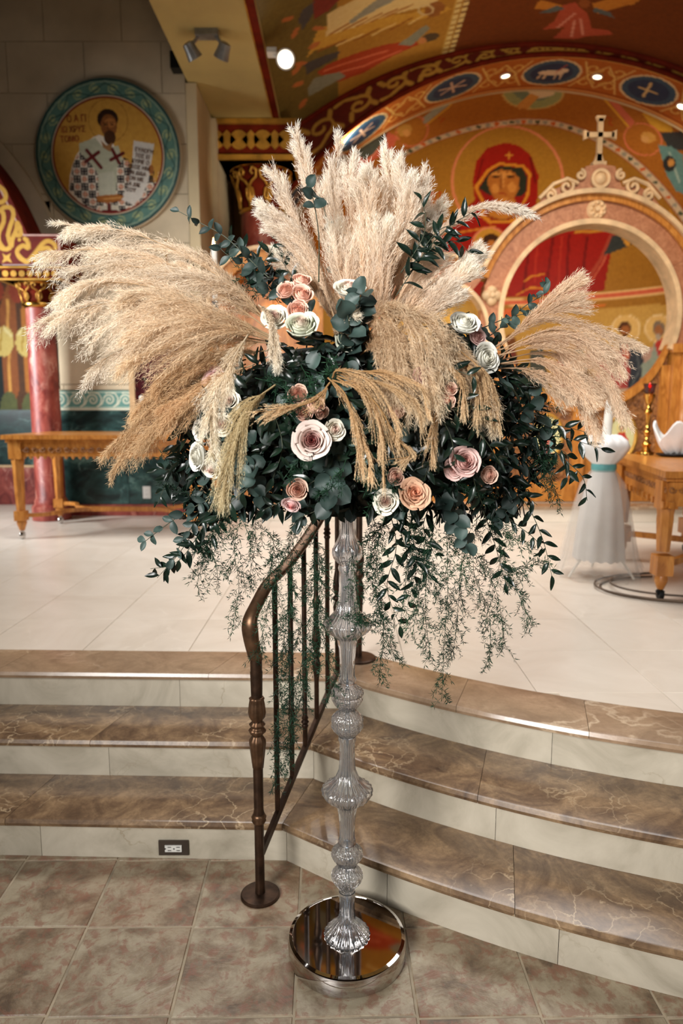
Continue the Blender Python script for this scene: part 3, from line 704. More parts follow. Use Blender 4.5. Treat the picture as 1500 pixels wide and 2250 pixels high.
for cx_, cc in ((1120, (120, 60, 56)), (1180, (80, 90, 92)), (1240, (160, 70, 60)), (1270, (110, 120, 110))): p.poly([(cx_-22, 850), (cx_-14, 770), (cx_+12, 765), (cx_+26, 850)], cc); p.ell(cx_, 750, 12, 15, (120, 74, 40))
p.poly([(1050, 860), (1500, 850), (1500, 900), (1050, 910)], (200, 180, 160))
# side angels
p.ell(895, 288, 42, 34, (172, 112, 42), -35); p.poly([(925, 262), (990, 212), (1010, 206), (985, 232), (935, 272)], (150, 158, 150)); p.stroke([(935, 276), (985, 236), (1004, 214)], PX(6), (220, 170, 60))
p.poly([(852, 290), (874, 300), (862, 330), (820, 352), (790, 372), (765, 400), (745, 400), (775, 350), (815, 320)], (206, 104, 84)); p.poly([(775, 330), (830, 300), (850, 292), (845, 320), (800, 352)], (74, 88, 88))
p.stroke([(850, 305), (800, 365), (770, 392)], PX(7), (226, 150, 130)); p.ring(905, 288, 36, 32, PX(5), (214, 124, 92), -35); p.ell(888, 286, 17, 13, (196, 150, 74), -20); p.ell(893, 292, 9, 8, (216, 160, 96))
p.ell(1412, 306, 44, 34, (172, 108, 40), 20); p.poly([(1328, 212), (1345, 212), (1395, 268), (1385, 280)], (206, 110, 86)); p.stroke([(1326, 216), (1380, 278)], PX(6), (222, 170, 60))
p.poly([(1410, 250), (1430, 240), (1470, 262), (1478, 290), (1440, 288)], (214, 166, 60)); p.ring(1412, 306, 42, 34, PX(5), (216, 124, 92), 20); p.ell(1424, 302, 17, 12, (206, 156, 80), 15); p.ell(1416, 306, 9, 7, (216, 166, 104))
p.poly([(1450, 292), (1500, 288), (1510, 330), (1470, 330)], (52, 60, 66)); p.poly([(1446, 318), (1475, 322), (1500, 340), (1510, 430), (1485, 420), (1462, 380)], (100, 146, 150)); p.stroke([(1470, 335), (1492, 400)], PX(6), (160, 190, 186)); p.ell(1470, 360, 14, 18, (40, 48, 54)); p.ell(1474, 358, 7, 9, (206, 150, 80))
o = MB().grid(P3, p.C.reshape(P3.shape)).build('wall_apse', 'fresco', smooth=True); tag(o, kind='structure')
# ------------------------------------------------------------------ far left bay wall with painted drapery
YB = 7.7
NX, NZ = 150, 260; X = np.linspace(-5.2, -2.75, NX); Z = np.linspace(.45, 4.2, NZ); G = np.stack(np.meshgrid(X, Z, indexing='ij'), -1).reshape(-1, 2)
p = Paint(G, (86, 52, 24)); p.map = lambda q: tuple(at(q[0], q[1], YB)[[0, 2]])
p.poly([(-400, 905), (70, 905), (70, 1400), (-400, 1400)], (24, 38, 34)); p.poly([(-400, 770), (14, 770), (20, 960), (-400, 960)], (22, 32, 30))
for k in range(-5, 5):
    x = -20+k*48
    p.poly([(x+18, 680), (x+42, 600), (x+56, 680), (x+62, 860), (x+46, 900), (x+30, 860)], (190, 118, 42) if k % 2 else (150, 84, 36))
    p.stroke([(x+36, 660), (x+42, 860)], .03, (226, 164, 80)); p.ell(x+28, 750, 22, 34, (226, 200, 116)); p.stroke([(x+12, 735), (x+28, 720), (x+44, 738)], .03, (244, 226, 160)); p.stroke([(x+20, 770), (x+24, 720)], .02, (190, 150, 60))
    p.ell(x+10, 640, 18, 26, (150, 60, 30)); p.ell(x+40, 900, 20, 40, (92, 98, 56))
P3 = np.c_[G[:, 0], np.full(len(G), YB), G[:, 1]].reshape(NX, NZ, 3)
o = MB().grid(P3, p.C).build('wall_far_left', 'fresco'); tag(o, kind='structure')
o = MB().box(-5.2, -2.75, YB-.03, YB+.02, .45, .86).build('baseboard_far_left', 'red_marble'); tag(o, kind='structure')
o = MB().box(-5.2, -2.75, YB-.04, YB, .86, .885).build('trim_8', 'cream_moulding'); tag(o, kind='structure')
o = MB().box(-5.2, -2.75, YB-.02, YB+.02, .886, 1.48).build('trim_9', 'green_marble'); tag(o, kind='structure')
o = MB().box(-2.80, -2.71, YA, YB, .45, 3.4).build('wall_side_reveal', 'plaster_cream'); tag(o, kind='structure')
# red and gold scroll arch over the bay
YF = 6.40
def q2(x, y): u = at(x, y, YF); return (u[0], u[2])
cur = [q2(*c) for c in [(-545, 200), (-470, 172), (-380, 160), (-270, 176), (-180, 210), (-100, 270), (-40, 335), (0, 392), (28, 445), (60, 514)]]
top = cur+[q2(132, 514), q2(141, 583)]
botz = q2(141, 583)[1]; out_top = [tuple(v) for v in spline(cur, 30)]+[q2(96, 514), q2(132, 514)]
# soffit curve of the arch below the scroll band: meets the ledge near the column
inner = [(x, min(z-.02, botz if x > -2.97 else botz+max(0, (-2.97-x))*1.15)) for x, z in out_top]
body = MB(); body.band(out_top, inner, xz, YF, YA+.03); arch = body.build('wall_arch_left', 'red_paint'); tag(arch, kind='structure')
A_ = np.array(out_top); B_ = np.array(inner); tt = np.linspace(0, 1, 170); L_ = np.linspace(0, len(A_)-1, 330)
def lerp_pl(Q, s_): i = np.minimum(s_.astype(int), len(Q)-2); u = (s_-i)[:, None]; return Q[i]*(1-u)+Q[i+1]*u
Ai, Bi = lerp_pl(A_, L_), lerp_pl(B_, L_); P2 = Ai[:, None]*(1-tt[None, :, None])+Bi[:, None]*tt[None, :, None]
p = Paint(P2.reshape(-1, 2), (104, 30, 20)); p.map = lambda q: q2(*q)
GO = (206, 160, 72)
def S(pts, w=9): p.stroke([tuple(v) for v in spline(pts, 26)], w*.0041, GO)
p.stroke([q2(*c) for c in [(-200, 213), (-110, 280), (-50, 345), (-8, 400), (18, 450), (52, 517), (128, 517), (134, 580)]], .012, (206, 170, 160), True)
p.stroke([q2(-200, 583), q2(141, 583)], .014, (190, 170, 172), True)
S([(42, 562), (50, 570), (60, 575), (75, 560), (95, 535), (108, 530), (120, 537), (122, 545)]); S([(60, 575), (45, 568), (38, 552), (50, 540), (62, 545), (60, 530), (55, 525)]); S([(78, 572), (92, 560), (108, 565), (120, 572)]); S([(90, 548), (105, 545), (113, 552)])
S([(8, 545), (-2, 530), (-2, 510), (8, 490), (8, 470), (2, 462), (12, 455), (26, 458), (30, 475), (22, 500), (18, 520), (24, 540), (15, 548), (2, 545)]); S([(44, 500), (38, 490), (36, 505), (28, 525), (26, 540)]); S([(44, 500), (46, 515), (38, 517)])
S([(-30, 400), (-10, 405), (10, 420), (12, 438), (0, 445), (-14, 438), (-10, 425)], 9)
S([(-40, 470), (-60, 450), (-70, 420), (-50, 400), (-30, 420), (-40, 440)]); S([(-60, 540), (-30, 530), (-20, 500), (-40, 480), (-60, 500)])
for e in ((15, 568), (120, 565), (43, 527)): p.ell(e[0], e[1], 4, 4, GO)
p.poly([(5, 556), (14, 562), (25, 556), (21, 566), (27, 578), (16, 573), (5, 578), (9, 567)], GO)
P3 = np.stack([P2[..., 0], np.full(P2.shape[:2], YF-.004), P2[..., 1]], -1)
MB().grid(P3, p.C).build('scroll_face', 'fresco', arch)
# cream band of the arch behind
o1 = np.array(out_top[:30]); tn = np.gradient(o1, axis=0); tn /= np.linalg.norm(tn, axis=1)[:, None]; o2 = o1+np.c_[-tn[:, 1], tn[:, 0]]*.13; o2[:, 1] = np.maximum(o2[:, 1], o1[-1, 1]+.001); o1[:, 1] = np.maximum(o1[:, 1], o1[-1, 1]+.001)
o = MB().band(o2.tolist(), o1.tolist(), xz, YA-.10, YA+.03).build('trim_10', 'wall_stone'); tag(o, kind='structure')

# ------------------------------------------------------------------ the rest of the church around the camera
o = MB().box(-5.4, 5.6, -5.0, 13.0, 6.6, 6.8).build('ceiling', 'nave_dark'); tag(o, kind='structure')
o = MB().box(-5.4, -5.2, -5.0, 8.2, .0, 6.6).build('wall_nave_left', 'nave_dark'); tag(o, kind='structure')
o = MB().box(5.45, 5.65, -5.0, 9.2, .0, 6.6).build('wall_nave_right', 'nave_dark'); tag(o, kind='structure')
o = MB().box(-5.4, 5.6, -5.2, -5.0, .0, 6.6).build('wall_nave_back', 'nave_dark'); tag(o, kind='structure')
o = MB().box(-5.2, 5.45, -5.0, .2, -.05, -.004).build('floor', 'floor_tile'); tag(o, kind='structure')
for a, b_ in ((-5.2, -2.6), (2.6, 5.45)):
    o = MB().box(a, b_, .2, 2.2, -.05, -.004).build('floor', 'floor_tile'); tag(o, kind='structure')
# ------------------------------------------------------------------ columns
def capital(parent, x, y, z0, z1, r0, r1):
    m = MB(); m.lathe([(r0, z0), (r0*1.02, z0+(z1-z0)*.25), (r0*1.12, z0+(z1-z0)*.6), (r1, z1)], 32, (x, y, 0)); m.build('bell', 'red_paint', parent, smooth=True)
    m = MB(); h = z1-z0
    for k in range(8):                                            # acanthus leaves and volutes in gold relief
        a = k*PI/4+PI/8; R = lambda t: r0+(r1-r0)*t**1.6+.012
        P = lambda da, t: (x+R(t)*math.cos(a+da), y+R(t)*math.sin(a+da), z0+h*t)
        m.tube([P(0, .05), P(0, .3), P(0, .55)], h*.045, 6)
        for s in (-1, 1):
            m.tube([P(0, .1), P(.16*s, .3), P(.13*s, .45), P(.03*s, .5)], h*.03, 6)
            m.tube([P(0, .5), P(.14*s, .62), P(.30*s, .7), P(.34*s, .84), P(.2*s, .92), P(.13*s, .82), P(.2*s, .76)], h*.032, 6)
    m.build('leaf_relief', 'gold_paint', parent, smooth=True)
    m = MB()
    for zz, rr in ((z0, .03), (z1, .022)): m.lathe([(r0 if zz == z0 else r1, zz-rr), ((r0 if zz == z0 else r1)+rr, zz), (r0 if zz == z0 else r1, zz+rr)], 32, (x, y, 0))
    m.build('gold_ring', 'gold_metal', parent, smooth=True)
def entab(parent, x0, x1, y0, y1, z0, z1, n, big=False):
    m = MB(); h = z1-z0
    m.box(x0, x1, y0, y1, z0, z1); m.build('architrave', 'red_paint', parent)
    g = MB(); e = .035
    for a, b in ((z0, z0+h*.12), (z1-h*.12, z1)): g.box(x0-e, x1+e, y0-e, y1, a, b)
    g.build('cornice', 'gold_paint', parent)
    for k in range(n):
        cx = x0+(k+.5)*(x1-x0)/n; r = h*.24; o = MB()
        pts = [(cx+r*math.cos(t), (z0+z1)/2+r*math.sin(t)) for t in np.linspace(0, 2*PI, 5 if (k % 2 and big) else 17)[:-1]]
        o.prism(pts, xz, y0-.012, y0+.002); o.build('boss', 'gold_paint', parent)
cl = empty('marble_column', (-2.755, 6.64, .45), 'red marble column with gilded capital behind the left side table', 'column')
zc0 = at(85, 672, 6.64)[2]; zc1 = at(85, 618, 6.5)[2]
MB().lathe([(.175, .452), (.175, .58), (.15, .60), (.15, .63), (.132, .66), (.130, 1.5), (.122, zc0)], 32, (-2.755, 6.64, 0)).build('shaft', 'red_marble', cl, smooth=True, sharp=40)
capital(cl, -2.755, 6.64, zc0, zc1, .125, .19)
entab(cl, q2(2, 590)[0], q2(128, 590)[0], YF+.01, 6.86, at(85, 616, YF)[2], q2(0, 583)[1]-.012, 7)
cr = empty('marble_column', (-.878, 8.15, .45), 'large red marble column with gilded scroll capital under the yellow ceiling beam', 'column')
zb0, zb1 = at(580, 462, 8.0)[2], at(580, 362, 7.9)[2]
MB().lathe([(.30, .452), (.30, .7), (.25, .74), (.235, .8), (.225, zb0)], 40, (-.878, 8.15, 0)).build('shaft', 'red_marble', cr, smooth=True, sharp=40)
capital(cr, -.878, 8.15, zb0, zb1, .22, .33)
entab(cr, -1.36, -.50, 7.72, 8.39, at(570, 358, 7.8)[2], 4.422, 7, True)
# ------------------------------------------------------------------ round icon on the left wall
mc = at(238, 343, 6.88); MX, MZ = mc[0], mc[2]+.0; RM = .675
ic = empty('round_icon', (MX, 6.88, MZ), 'large round painted saint icon with teal scroll border high on the stone wall', 'icon')
m = MB(); m.lathe([(RM, 0), (RM, .02), (RM-.012, .028), (0.001, .028)], 96, (MX, 6.895, MZ), M=Matrix.Rotation(PI/2, 4, 'X')); m.build('backing_disc', 'wall_stone', ic)
nr, na_ = 130, 300; rr = np.linspace(.002, RM-.012, nr); aa = np.linspace(0, 2*PI, na_)
G = np.array([[(r*math.cos(a), r*math.sin(a)) for a in aa] for r in rr]).reshape(-1, 2)
sc_ = 1.32/317                                                # metres per photo pixel
p = Paint(G, (88, 124, 114)); p.map = lambda q: ((q[0]-238)*sc_, -(q[1]-343)*sc_)
for R_m, w_, c_ in ((RM-.02, .022, (48, 74, 72)), (RM-.042, .01, (140, 160, 140)), (RM-.165, .01, (140, 160, 140)), (RM-.15, .016, (56, 84, 80))): p.ring(0, 0, R_m, R_m, w_, c_, 0, True)
for k in range(22):
    a = k*2*PI/22; Rb = RM-.097
    def F(s_, t_): A = a+s_*.14; R_ = Rb+t_*.045; return (R_*math.cos(A), R_*math.sin(A))
    sg = 1 if k % 2 else -1
    sp = spiral((0, 0), 1, -PI/2*sg, 1.1*sg, .2, 16); p.stroke([F(u*.8, v) for u, v in sp], .012, (150, 162, 120), True); p.ell(*F(.15, 0), .022, .018, (158, 168, 124), raw=True)
    p.stroke([F(-1, -.9*sg), F(0, .2*sg), F(1, .9*sg)], .012, (54, 84, 80), True)
Ri = RM-.178
p.ell(0, 0, Ri+.022, Ri+.022, (196, 176, 150), raw=True); p.ell(0, 0, Ri+.012, Ri+.012, (120, 34, 26), raw=True); p.ell(0, 0, Ri-.004, Ri-.004, (192, 142, 62), raw=True)
inside = np.hypot(G[:, 0], G[:, 1]) < Ri-.004; keepC = p.C.copy()
p.ring(242, 271, 43, 44, .006, (150, 104, 44))
p.poly([(148, 418), (152, 385), (160, 360), (170, 340), (190, 318), (207, 305), (222, 300), (248, 312), (258, 335), (280, 360), (300, 390), (345, 400), (352, 360), (340, 420), (300, 450), (238, 470), (180, 450)], (226, 214, 196))
x_, y_ = 238+G[:, 0]/sc_, 343-G[:, 1]/sc_
def inpoly(L):
    q = Paint(G, (0, 0, 0)); q.map = p.map; q.poly(L, (255, 255, 255)); return q.C[:, 0] > .5
robe = inpoly([(150, 414), (160, 362), (172, 340), (196, 322), (238, 330), (285, 352), (306, 392), (338, 372), (342, 418), (300, 452), (238, 468), (184, 448)])
gx, gy = (x_ % 16)-8, (y_ % 16)-8; cellp = ((x_//16+y_//16) % 2 == 0)
crossm = (((np.abs(gx) < 2.2) & (np.abs(gy) < 6.5)) | ((np.abs(gy) < 2.2) & (np.abs(gx) < 6.5)))
frm = (np.maximum(np.abs(gx), np.abs(gy)) > 4.6)
p.C[robe & ~(frm ^ cellp)] = lin((30, 24, 30)); p.C[robe & crossm & cellp] = lin((30, 24, 30)); p.C[robe & crossm & ~cellp] = lin((206, 150, 124))
p.poly([(176, 318), (212, 306), (258, 362), (252, 428), (214, 428), (214, 380), (196, 356), (176, 336)], (176, 176, 152)); p.poly([(230, 330), (262, 322), (270, 352), (248, 380), (240, 360)], (176, 176, 152))
for q in ([(192, 332), (222, 368)], [(188, 356), (218, 336)], [(244, 352), (272, 338)], [(248, 330), (262, 358)]): p.stroke(q, .03, (92, 26, 24))
p.poly([(216, 380), (250, 376), (252, 428), (215, 428)], (186, 184, 164)); p.poly([(216, 448), (256, 446), (258, 468), (214, 468)], (200, 190, 170)); p.stroke([(236, 446), (236, 470)], .034, (92, 26, 24)); p.stroke([(222, 460), (252, 460)], .026, (92, 26, 24))
p.poly([(296, 312), (341, 319), (334, 352), (326, 392), (310, 430), (290, 446), (262, 434), (280, 404), (290, 366)], (206, 198, 188))
for e in ((332, 372, 6, 10), (252, 430, 14, 6)): p.ell(*e, (150, 92, 44))
p.poly([(208, 428), (232, 425), (256, 424), (270, 428), (262, 438), (235, 442), (210, 440)], (158, 98, 46)); p.stroke([(225, 434), (262, 431)], .01, (206, 150, 84))
p.ell(241, 268, 23, 21, (46, 28, 20)); p.ell(243, 282, 18, 24, (128, 78, 40)); p.ell(246, 276, 12, 10, (166, 106, 56)); p.ell(244, 306, 13, 15, (70, 44, 26)); p.stroke([(240, 275), (241, 290), (247, 292)], .006, (70, 40, 22))
for ex in (236, 250): p.ell(ex, 279, 3.6, 1.8, (26, 16, 12)); p.stroke([(ex-5, 275), (ex+5, 274)], .006, (48, 28, 18))
p.poly([(224, 312), (236, 322), (250, 316), (244, 336), (228, 326)], (150, 106, 66))
out = np.hypot(G[:, 0], G[:, 1]) >= Ri-.004; p.C[out] = keepC[out]
P3 = np.c_[MX+G[:, 0], np.full(len(G), 6.866), MZ+G[:, 1]].reshape(nr, na_, 3)
MB().grid(P3, p.C).build('painting', 'panel_paint', ic)
def text(s, loc, size, mat, parent, rotz=0, tilt=0, name='lettering', sx=1.0, depth=.0015, yaw=0):
    cu = bpy.data.curves.new('t', 'FONT'); cu.body = s; cu.size = size; cu.extrude = depth; cu.align_x = 'CENTER'; cu.align_y = 'CENTER'; cu.resolution_u = 2
    o = bpy.data.objects.new('t', cu); COL.objects.link(o); dg = bpy.context.evaluated_depsgraph_get(); me = bpy.data.meshes.new_from_object(o.evaluated_get(dg))
    bpy.data.objects.remove(o); M = Matrix.Rotation(yaw, 4, 'Z') @ Matrix.Rotation(PI/2, 4, 'X') @ Matrix.Rotation(tilt, 4, 'Z') @ Matrix.Diagonal((sx, 1, 1, 1)); me.transform(M); me.materials.clear(); me.materials.append(MATS[mat])
    off = WORLD[parent.name]; ob = bpy.data.objects.new(name, me); COL.objects.link(ob); ob.parent = parent; ob.location = Vector(loc)-Vector(off); return ob
simple('letter_red', (142, 60, 34), .5); simple('letter_brown', (96, 66, 52), .5)
for s_, x, y, sz in (('Ο Α ΓΙ', 173, 268, .085), ('ΙΩ ΧΡΥΣ', 165, 290, .075), ('ΤΟΜΟ', 156, 310, .075)):
    text(s_, (MX+(x-238)*sc_, 6.862, MZ-(y-343)*sc_), sz, 'letter_red', ic, tilt=.04, sx=.75)
for k, s_ in enumerate(('ΕΥΛΟΓΗ', 'ΤΟΣ ΕΙ', 'ΚΥΡΙΕ Ο', 'ΘΕΟΣ ΗΜ', 'ΩΝ ΔΙΔΑ', 'ΞΟΝ ΜΕ', 'ΤΑ ΔΙΚ', 'ΣΟΥ')):
    text(s_, (MX+(318-k*4.6-238)*sc_, 6.862, MZ-(334+k*11.6-343)*sc_), .05, 'letter_brown', ic, tilt=-.16, sx=.85)
# ------------------------------------------------------------------ ceiling lamps
def lamp_twin(px, py):
    P = onz(px, py, 4.43); t = empty('twin_spotlight', tuple(P), 'grey twin-head spotlight switched off on the yellow beam', 'lamp')
    MB().box(P[0]-.09, P[0]+.09, P[1]-.05, P[1]+.05, 4.385, 4.4285).build('mount', 'grey_metal', t)
    for s in (-1, 1):
        a = np.array((P[0]+s*.07, P[1], 4.39)); b = np.array((P[0]+s*.13, P[1]-.02, 4.31))
        MB().tube([a, (a+b)/2, b], .014, 8).build('arm', 'grey_metal', t)
        M = Matrix.Rotation(.5*s, 4, 'Y') @ Matrix.Rotation(.5, 4, 'X')
        h = MB().lathe([(.02, .05), (.045, .04), (.05, -.01), (.062, -.07), (.055, -.072), (.05, -.05)], 18, b+np.array((0, 0, -.02)), M=M).build('lamp_head', 'grey_metal', t, smooth=True, sharp=40)
lamp_twin(455, 68)
P = onz(600, 108, 4.43); Q = at(627, 131, P[1]-.05)
t = empty('spotlight', (P[0], P[1], 4.42), 'glowing round white spotlight on a short arm beside the red edge stripe', 'lamp')
MB().box(P[0]-.05, P[0]+.03, P[1]-.05, P[1]+.05, 4.385, 4.4235).build('mount', 'candle_wax', t)
MB().tube([(P[0], P[1], 4.39), ((P[0]+Q[0])/2, P[1], (4.39+Q[2])/2), tuple(Q)], .016, 8).build('arm', 'candle_wax', t)
dirv = (Vector((.1, 0, CH+.6))-Vector(Q)).normalized(); M = dirv.to_track_quat('Z', 'Y').to_matrix().to_4x4()
MB().lathe([(.03, -.09), (.06, -.05), (.072, .0), (.078, .03), (.066, .032), (.06, .012)], 24, Q, M=M).build('lamp_head', 'candle_wax', t, smooth=True, sharp=40)
MB().lathe([(.0005, .012), (.058, .014), (.0005, .016)], 20, Q, M=M).build('bulb', 'lamp_glow', t)
spot('bracket_spot', tuple(Vector(Q)+dirv*.06), (-.2, 4.2, .5), 30, (1, .95, .88), 70, .8, .05)
# black loudspeaker by the beam
P = at(386, 131, 6.75); t = empty('loudspeaker', tuple(P), 'small black loudspeaker high on the wall beside the yellow beam', 'loudspeaker')
MB().box(P[0]-.05, P[0]+.04, 6.74, 6.86, P[2]-.07, P[2]+.07).build('cabinet', 'black_plastic', t); MB().box(P[0]-.01, P[0]+.01, 6.86, 6.90, P[2]-.02, P[2]+.02).build('bracket', 'black_plastic', t)
# recessed downlights in the arch soffit
for k, (q, lab) in enumerate((((1110, 166), 'second recessed lit downlight left of the lamb medallion'), ((1312, 168), 'recessed lit downlight right of the lamb medallion'), ((1497, 233), 'recessed lit downlight at the right edge of the arch'))):
    s_, y = px_soffit(q); a = -s_/AR; nrm = Vector((-math.cos(a), 0, -math.sin(a))); P = Vector((AC[0]+AR*math.cos(a), y, AC[1]+AR*math.sin(a)))
    t = empty('downlight', tuple(P), lab.replace('second ', ''), 'lamp', 'recessed lights of the painted arch'); M = nrm.to_track_quat('Z', 'Y').to_matrix().to_4x4()
    MB().lathe([(.065, .001), (.062, .014), (.048, .012), (.046, .002)], 20, P, M=M).build('trim_ring', 'candle_wax', t, smooth=True); MB().lathe([(.0005, .004), (.045, .006), (.0005, .008)], 16, P, M=M).build('bulb', 'lamp_warm', t)
    spot('downlight_spot', tuple(P+nrm*.04), tuple(P+Vector((0, -.9, -3))), 26, (1, .82, .56), 110, 1, .04)
P = at(752, 352, 8.55); t = empty('uplight', tuple(P), 'bright uplight with a pale hood at the foot of the painted arch', 'lamp')
MB().lathe([(.02, -.09), (.06, -.04), (.065, .05), (.058, .05)], 18, P, M=Matrix.Rotation(.5, 4, 'Y')).build('hood', 'candle_wax', t, smooth=True, sharp=50); MB().lathe([(.0005, .045), (.055, .05), (.0005, .052)], 16, P, M=Matrix.Rotation(.5, 4, 'Y')).build('bulb', 'lamp_warm', t)
MB().tube([(P[0]-.02, P[1], P[2]-.05), (P[0]-.25, 8.72, P[2]-.12), (P[0]-.62, 8.76, P[2]-.12)], .015, 6).build('arm', 'candle_wax', t)
spot('uplight_spot', tuple(P+np.array((.02, 0, .08))), tuple(P+np.array((.25, .1, 1))), 45, (1, .86, .62), 130, 1, .06)
# ------------------------------------------------------------------ icon screen
YI = 6.70
scr = empty('icon_screen', (2.29, YI, .6), 'pink granite and oak icon screen with round central arch and two carved gates', 'screen')
def ring_part(name, mat, cx, cz, r0, r1, a0, a1, y0, y1, n=48, smooth=False):
    return MB().band(arc(cx, cz, r1, a0, a1, n), arc(cx, cz, r0, a0, a1, n), xz, y0, y1).build(name, mat, scr)
CXM, CZM = 2.285, 2.345
def stones(cx, cz, r0, r1, a0, a1, n, dy=0):
    for k in range(n):
        b0 = a0+(a1-a0)*k/n+.04; b1 = a0+(a1-a0)*(k+1)/n-.04
        ring_part('granite_block', 'granite_pink', cx, cz, r0, r1, b0, b1, YI+dy, YI+.17-dy, 8)
stones(CXM, CZM, .845, 1.0, -18, 198, 9)
ring_part('moulding', 'cream_moulding', CXM, CZM, .80, .845, -22, 202, YI-.03, YI+.19, 60)
ring_part('moulding', 'oak', CXM, CZM, 1.0, 1.055, 19, 161, YI-.03, YI+.19); ring_part('moulding', 'cream_moulding', CXM, CZM, 1.055, 1.095, 23, 157, YI-.07, YI+.2)
CXS, CZS = .895, 2.20
stones(CXS, CZS, .475, .625, 50, 190, 4, .004)
ring_part('moulding', 'cream_moulding', CXS, CZS, .44, .475, -14, 194, YI-.03, YI+.19, 36); ring_part('moulding', 'oak', CXS, CZS, .625, .66, 51, 190, YI-.03, YI+.19, 30); ring_part('moulding', 'cream_moulding', CXS, CZS, .66, .69, 56, 190, YI-.06, YI+.2, 30)
# spandrel between the arches, with a quatrefoil boss
sp_ = arc(CXS, CZS, .63, 50, -12, 12)+[(1.52, 2.0), (1.36, 2.0)]
zs_ = np.linspace(1.62, 2.62, 26)
MB().band([(CXS+math.sqrt(max(.13, .48**2-(z-CZS)**2)) if z < 2.5 else CXS+.42, z) for z in zs_], [(CXM-math.sqrt(max(.3, .83**2-(z-CZM)**2)), z) for z in zs_], xz, YI+.012, YI+.165).build('spandrel', 'granite_pink', scr)
P = at(1080, 650, YI); b = MB()
for a in range(4): b.lathe([(.0005, .045), (.028, .04), (.045, .02), (.05, 0)], 14, (P[0]+.042*math.cos(a*PI/2), YI, P[2]+.042*math.sin(a*PI/2)), M=Matrix.Rotation(PI/2, 4, 'X'))
b.lathe([(.0005, .065), (.02, .06), (.03, .03)], 12, (P[0], YI, P[2]), M=Matrix.Rotation(PI/2, 4, 'X')); b.build('quatrefoil_boss', 'cream_moulding', scr, smooth=True, sharp=50)
# rosette on the crown of the arch
b = MB(); P = (CXM+.02, YI, CZM+.925)
b.lathe([(.0005, .05), (.02, .048), (.03, .02), (.075, .03), (.09, 0)], 24, P, M=Matrix.Rotation(PI/2, 4, 'X'))
for a in range(8): b.lathe([(.0005, .05), (.018, .035), (.022, .01)], 10, (P[0]+.055*math.cos(a*PI/4), YI, P[2]+.055*math.sin(a*PI/4)), M=Matrix.Rotation(PI/2, 4, 'X'))
b.build('rosette', 'cream_moulding', scr, smooth=True, sharp=50)
# crest: scrolled cresting and cross
xm = CXM+.03; zt = CZM+1.09
crest = MB(); crest.band([(xm-.54, zt-.12), (xm-.46, zt-.02), (xm-.32, zt+.04), (xm-.2, zt+.03), (xm-.17, zt+.10), (xm-.13, zt+.20), (xm, zt+.22), (xm+.13, zt+.20), (xm+.17, zt+.10), (xm+.2, zt+.03), (xm+.32, zt+.04), (xm+.46, zt-.02), (xm+.54, zt-.12)],
    [(xm+dx_, CZM+math.sqrt(1.09**2-dx_**2)) for dx_ in (-.54, -.46, -.32, -.2, -.17, -.13, 0, .13, .17, .2, .32, .46, .54)], xz, YI-.02, YI+.12)
crest.build('cresting', 'granite_pink', scr)
b = MB()
for s in (-1, 1):
    for cx_, cz_, r_ in ((.30, .02, .07), (.44, -.05, .05), (.18, .12, .045)):
        spz = spiral((xm+s*cx_, zt+cz_), r_, PI/2, s*1.3, .15, 18); b.tube([(u, YI-.04, v) for u, v in spz], .016, 6)
    b.tube([(xm+s*.2, YI-.04, zt+.05), (xm+s*.3, YI-.05, zt+.085), (xm+s*.42, YI-.05, zt+.04), (xm+s*.54, YI-.04, zt-.08)], .018, 6)
b.lathe([(.085, .0), (.085, .03), (.06, .03), (.055, .015), (.03, .05), (.0005, .055)], 24, (xm, YI-.02, zt+.09), M=Matrix.Rotation(PI/2, 4, 'X')); b.build('scrollwork', 'cream_moulding', scr, smooth=True, sharp=50)
b = MB(); zb = zt+.22; zt2 = zb+.42
b.box(xm-.06, xm+.06, YI, YI+.08, zb, zb+.03); b.box(xm-.022, xm+.022, YI+.02, YI+.06, zb+.03, zt2-.02); b.box(xm-.125, xm+.125, YI+.02, YI+.06, zt2-.18, zt2-.138)
b.prism([(xm-.022, zt2-.05), (xm+.022, zt2-.05), (xm+.042, zt2), (xm-.042, zt2)], xz, YI+.02, YI+.06)
for s in (-1, 1): b.prism([(xm+s*.1, zt2-.18), (xm+s*.145, zt2-.2), (xm+s*.145, zt2-.118), (xm+s*.1, zt2-.138)], xz, YI+.02, YI+.06)
b.prism([(xm-.022, zb+.1), (xm+.022, zb+.1), (xm+.045, zb+.03), (xm-.045, zb+.03)], xz, YI+.02, YI+.06); b.build('cross', 'cream_moulding', scr)
# posts, gates
def carved(name, x0, x1, zfun, z0, parent=None, y=YI+.06):
    n = 14; xs = np.linspace(x0, x1, n); m = MB(); m.band([(x, zfun(x)) for x in xs], [(x, z0) for x in xs], xz, y, y+.03); return m.build(name, 'oak_carved', parent or scr)
def relief(x0, x1, z0, zfun, parent, y, r=.05, avoid=None):
    b = MB(); k = 0; z = z0+r
    while z < 3:
        x = x0+r; any_ = False
        while x < x1-r*.6:
            if z+r < zfun(x) and not (avoid and abs((x-avoid[0])/avoid[2])**2+abs((z-avoid[1])/avoid[3])**2 < 1.3):
                sgn = 1 if k % 2 else -1; spz = spiral((x, z), r*.85, k*1.3, sgn*1.2, .2, 12); b.tube([(u, y, v) for u, v in spz], .009, 5)
                b.tube([(x-r*.8, y, z-r*.9), (x-r*.2, y-.006, z-r*.5), (x+r*.7, y, z+r*.9*sgn)], .008, 5); any_ = True
            x += r*1.7; k += 1
        z += r*1.7
        if not any_ and z > zfun((x0+x1)/2): break
    return b.build('carving', 'oak_carved', parent, smooth=True)
